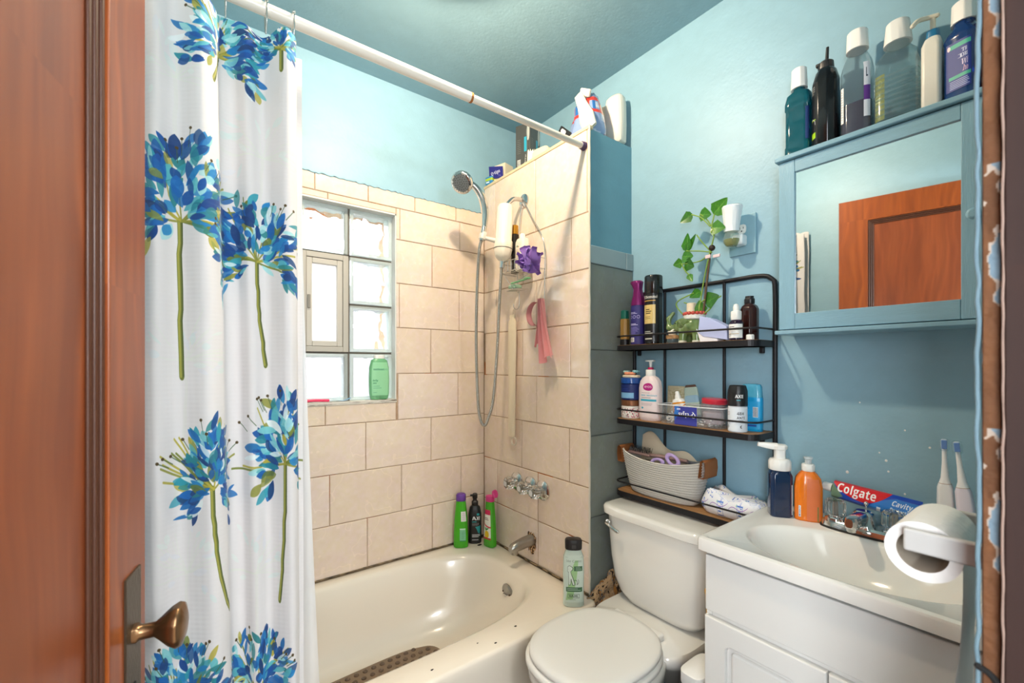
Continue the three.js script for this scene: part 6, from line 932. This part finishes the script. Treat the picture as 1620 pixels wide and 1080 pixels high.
// ---------------------------------------------------------------- on the tub rim
{
  const Y = 0.3785;
  const G = std('#3fae16', 0.32, { clearcoat: 0.3 });
  { const r = [[0, 0.033, 0.021, 2.8], [0.004, 0.037, 0.024, 2.8], [0.06, 0.0375, 0.024, 2.8], [0.15, 0.033, 0.022, 2.7], [0.23, 0.025, 0.02, 2.4], [0.238, 0.023, 0.019, 2.3]];
    vessel('green_shampoo', 'bright green shampoo bottle with purple cap and torn price sticker', 'bottle', [1.128, Y, -1.945], facing(1.128, -1.945) - 0.1, r, G, [['sticker', patch(r, 0.135, 0.185, 0.42, 0.0008, -0.45), lab(128, 128, (c, w, h) => { c.fillStyle = '#e9e6e4'; c.fillRect(0, 0, w, h); lines(c, 16, 14, 100, 9, 12, '#a7a3a6', 4); })], ['back_label', patch(r, 0.035, 0.1, 0.34, 0.0008, -0.3), lab(128, 256, (c, w, h) => { c.fillStyle = '#7fc79a'; c.fillRect(0, 0, w, h); c.fillStyle = '#c6e4cf'; c.fillRect(0, 0, w, 26); lines(c, 20, 60, 90, 10, 16, '#4f9a70', 4); c.fillStyle = '#2a7f4d'; c.fillRect(0, 240, w, 16); })],
      ['cap', loft([[0.236, 0.0245, 0.0205, 2.4], [0.238, 0.0255, 0.0215, 2.4], [0.266, 0.025, 0.021, 2.4], [0.272, 0.02, 0.018, 2.2], [0.275, 0.012, 0.01, 2]], 36), std('#6b3f9c', 0.35)]]); }
  { const r = [[0, 0.03, 0.022, 3], [0.003, 0.034, 0.025, 3], [0.15, 0.034, 0.025, 3], [0.185, 0.027, 0.021, 2.6], [0.198, 0.014, 0.014, 2]];
    vessel('black_wash', 'black pump body wash bottle between the two green bottles', 'pump bottle', [1.215, Y, -1.95], facing(1.215, -1.95), r, std('#17171a', 0.35), [['label', patch(r, 0.01, 0.16, 1.0), lab(256, 420, (c, w, h) => { c.fillStyle = '#17171a'; c.fillRect(0, 0, w, h); c.fillStyle = '#1f9aa0'; c.fillRect(150, 6, 56, 30); txt(c, 'AXE', 160, 78, 70, '#f2f2f2'); lines(c, 90, 122, 80, 1, 8, '#26a3a3', 12); lines(c, 90, 150, 110, 3, 14, '#9a9a9e', 4); c.fillStyle = '#1f8f92'; c.beginPath(); c.moveTo(130, 200); c.lineTo(240, 180); c.lineTo(220, 300); c.lineTo(170, 290); c.fill(); lines(c, 90, 310, 140, 3, 16, '#d9d9dc', 7); lines(c, 90, 384, 130, 1, 8, '#c9c9cc', 10); }, 0.4)], ['collar', rev([[0.016, 0.195], [0.0175, 0.198], [0.0175, 0.214], [0.011, 0.22], [0.009, 0.232]], 26), M.black], ['pump_head', merge([rev([[0.012, 0.23], [0.0135, 0.233], [0.0135, 0.252], [0.01, 0.256], [0.001, 0.256]], 24), T(rbox(0.026, 0.01, 0.012, 0.003), -0.012, 0.247, 0.004)]), M.black]]); }
  { const r = [[0, 0.031, 0.02, 2.8], [0.004, 0.035, 0.023, 2.8], [0.06, 0.0345, 0.022, 2.8], [0.15, 0.029, 0.02, 2.7], [0.225, 0.023, 0.018, 2.4], [0.232, 0.021, 0.017, 2.3]];
    vessel('pink_cap_shampoo', 'bright green conditioner bottle with an open pink cap near the taps', 'bottle', [1.252, Y, -1.862], facing(1.252, -1.862) - 0.75, r, G, [['label', patch(r, 0.04, 0.19, 0.75, 0.0007, 0.15), lab(200, 420, (c, w, h) => { c.fillStyle = '#f1efe6'; c.fillRect(0, 0, w, h); c.fillStyle = '#d42a5c'; c.fillRect(0, 0, w, 70); c.fillStyle = '#d8364b'; c.beginPath(); c.ellipse(100, 200, 120, 40, 0.35, 0, 7); c.fill(); c.fillStyle = '#f1efe6'; c.beginPath(); c.ellipse(100, 180, 116, 40, 0.35, 0, 7); c.fill(); lines(c, 30, 116, 120, 2, 22, '#7a2a3a', 9); c.fillStyle = '#e9c21f'; c.beginPath(); c.ellipse(110, 350, 40, 50, 0, 0, 7); c.fill(); c.strokeStyle = '#2f8f3a'; c.lineWidth = 8; for (let i = 0; i < 6; i++) { c.beginPath(); c.moveTo(100, 300); c.lineTo(60 + i * 18, 250); c.stroke(); } c.fillStyle = '#c22a3c'; c.fillRect(0, 396, w, 24); })], ['cap', loft([[0.23, 0.0225, 0.0185, 2.4], [0.232, 0.0235, 0.0195, 2.4], [0.258, 0.023, 0.019, 2.4], [0.26, 0.015, 0.012, 2]], 36), std('#e2418f', 0.35)], ['flip_lid', T(loft([[0, 0.02, 0.017, 2.3], [0.008, 0.0205, 0.0175, 2.3], [0.011, 0.017, 0.014, 2.2]], 30), 0.03, 0.272, 0, 0, 0, -1.25), std('#e2418f', 0.35)]]); }
  { const r = [[0, 0.036, 0.02, 2.8], [0.004, 0.0405, 0.023, 2.8], [0.07, 0.0395, 0.023, 2.8], [0.13, 0.041, 0.023, 2.8], [0.19, 0.039, 0.022, 2.7], [0.21, 0.031, 0.02, 2.5], [0.22, 0.027, 0.0185, 2.4]];
    vessel('dog_shampoo', 'pale green dog shampoo bottle with a black cap on the tub corner', 'bottle', [1.205, Y, -1.212], facing(1.205, -1.212) + 0.1, r, std('#cfe0d6', 0.25, { clearcoat: 0.4 }), [
      ['label', patch(r, 0.02, 0.2, 1.0), lab(320, 560, (c, w, h) => { c.fillStyle = '#d3e3d9'; c.fillRect(0, 0, w, h); c.fillStyle = '#a5cf96'; c.beginPath(); c.moveTo(170, 60); c.lineTo(210, 60); c.lineTo(150, 520); c.lineTo(40, 540); c.fill(); txt(c, 'Odor Control', 158, 70, 38, '#6f857a', 'sans-serif', 'normal'); c.fillStyle = '#3f6f4d'; c.fillRect(160, 130, 130, 56); lines(c, 175, 142, 100, 3, 14, '#bcd3c2', 4); c.strokeStyle = '#33403a'; c.lineWidth = 5; c.lineJoin = 'round'; c.fillStyle = '#dfebe3'; c.beginPath(); c.moveTo(84, 170); c.bezierCurveTo(60, 120, 130, 110, 150, 150); c.bezierCurveTo(156, 176, 130, 186, 128, 196); c.bezierCurveTo(150, 260, 160, 300, 168, 350); c.lineTo(150, 356); c.lineTo(134, 280); c.lineTo(126, 352); c.lineTo(100, 352); c.bezierCurveTo(108, 290, 92, 250, 96, 200); c.bezierCurveTo(74, 196, 76, 180, 84, 170); c.fill(); c.stroke(); c.beginPath(); c.moveTo(160, 300); c.bezierCurveTo(190, 280, 200, 330, 186, 352); c.moveTo(190, 345); c.bezierCurveTo(225, 330, 215, 300, 200, 285); c.stroke(); txt(c, '●', 112, 146, 14, '#222'); c.fillStyle = '#3f6f4d'; c.fillRect(44, 380, 246, 54); lines(c, 64, 394, 200, 2, 18, '#bcd3c2', 6); c.strokeStyle = '#3c4a42'; c.lineWidth = 4; c.strokeRect(84, 462, 140, 44); txt(c, 'WAHL', 154, 484, 36, '#2f3a34'); lines(c, 110, 525, 90, 1, 10, '#8aa094', 5); })],
      ['cap', loft([[0.218, 0.031, 0.021, 2.6], [0.22, 0.0325, 0.0225, 2.6], [0.25, 0.033, 0.0225, 2.6], [0.256, 0.03, 0.02, 2.5], [0.258, 0.02, 0.013, 2.2]], 40), std('#1d1a1c', 0.4)], ['thumb_notch', rbox(0.016, 0.012, 0.003, 0.0014, 0, 0.232, 0.0226), std('#3a3638', 0.3)]]); }
}
// ---------------------------------------------------------------- mat in the tub
{
  const t = thing('tub_mat', 'brown bubbled rubber mat in the bottom of the tub', 'bath mat', [0.53, 0.066, -1.64], 0.04);
  const m = std('#9a8168', 0.4, { transmission: 0.15, thickness: 0 });
  mesh('sheet', loft([[0, 0.36, 0.145, 4], [0.004, 0.36, 0.145, 4]], 72), m, t);
  const bubble = new THREE.SphereGeometry(0.0105, 12, 6, 0, 6.2832, 0, Math.PI / 2), dark = std('#6a5544', 0.25);
  for (let i = 0; i < 20; i++) for (let j = 0; j < 8; j++) { const x = -0.335 + i * 0.0353 + (j % 2) * 0.017, z = -0.122 + j * 0.0348; if (Math.pow(Math.abs(x) / 0.35, 4) + Math.pow(Math.abs(z) / 0.135, 4) > 1) continue; const o = mesh('bubble', bubble, dark, t); o.position.set(x, 0.004, z); o.scale.y = 0.6; }
}
// ---------------------------------------------------------------- on the window sill
{
  const Y = WY0 + 0.0042, r = [[0, 0.034, 0.013, 2.8], [0.004, 0.041, 0.017, 2.8], [0.03, 0.047, 0.0195, 2.7], [0.1, 0.0485, 0.02, 2.6], [0.15, 0.0465, 0.0195, 2.6], [0.185, 0.038, 0.016, 2.4], [0.193, 0.024, 0.012, 2.2]];
  vessel('green_body_wash', 'translucent mint green body wash bottle on the window sill', 'bottle', [0.728, Y, ZW - 0.022], 0, r, std('#8fd3a0', 0.25, { transmission: 0.4, thickness: 0 }), [['print', patch(r, 0.02, 0.175, 0.9, 0.0008), lab(256, 420, (c, w, h) => { c.fillStyle = '#93d2a2'; c.fillRect(0, 0, w, h); txt(c, 'method', 100, 90, 36, '#1d7a58'); txt(c, 'body', 196, 90, 34, '#5aa881', 'sans-serif', 'normal'); txt(c, 'daily', 66, 230, 34, '#0f7a4c'); txt(c, 'zen', 58, 262, 34, '#0f7a4c'); lines(c, 36, 300, 110, 2, 24, '#4f9f78', 5); lines(c, 36, 380, 70, 1, 10, '#4f9f78', 5); })], ['cap', loft([[0.192, 0.024, 0.012, 2.4], [0.194, 0.026, 0.0135, 2.4], [0.207, 0.025, 0.013, 2.4], [0.209, 0.021, 0.01, 2.3]], 32), M.plastic]]);
  const p = thing('pink_razor', 'hot pink razor lying on the window sill', 'razor', [0.445, Y + 0.007, ZW - 0.022]); mesh('handle', tube([[-0.06, 0, 0], [-0.01, 0.002, 0.002], [0.04, 0, 0], [0.055, -0.001, 0]], 0.0065, 10, 30), std('#ef3f6a', 0.35), p); mesh('head', rbox(0.012, 0.008, 0.035, 0.003, -0.066, 0, 0), std('#f6b9c8', 0.4), p);
  const s = thing('blue_scraper', 'small curved blue scraper on the window sill', 'scraper', [0.556, Y + 0.002, ZW - 0.02]); mesh('blade', grid(20, 3, (u, v) => { const x = (u - 0.5) * 0.078; return [x, 0.0005 + 9.5 * (x - 0.0) * x * 0.8, (v - 0.5) * 0.03]; }), std('#6fa6cc', 0.35), s);
}
renderer.render(scene, camera);
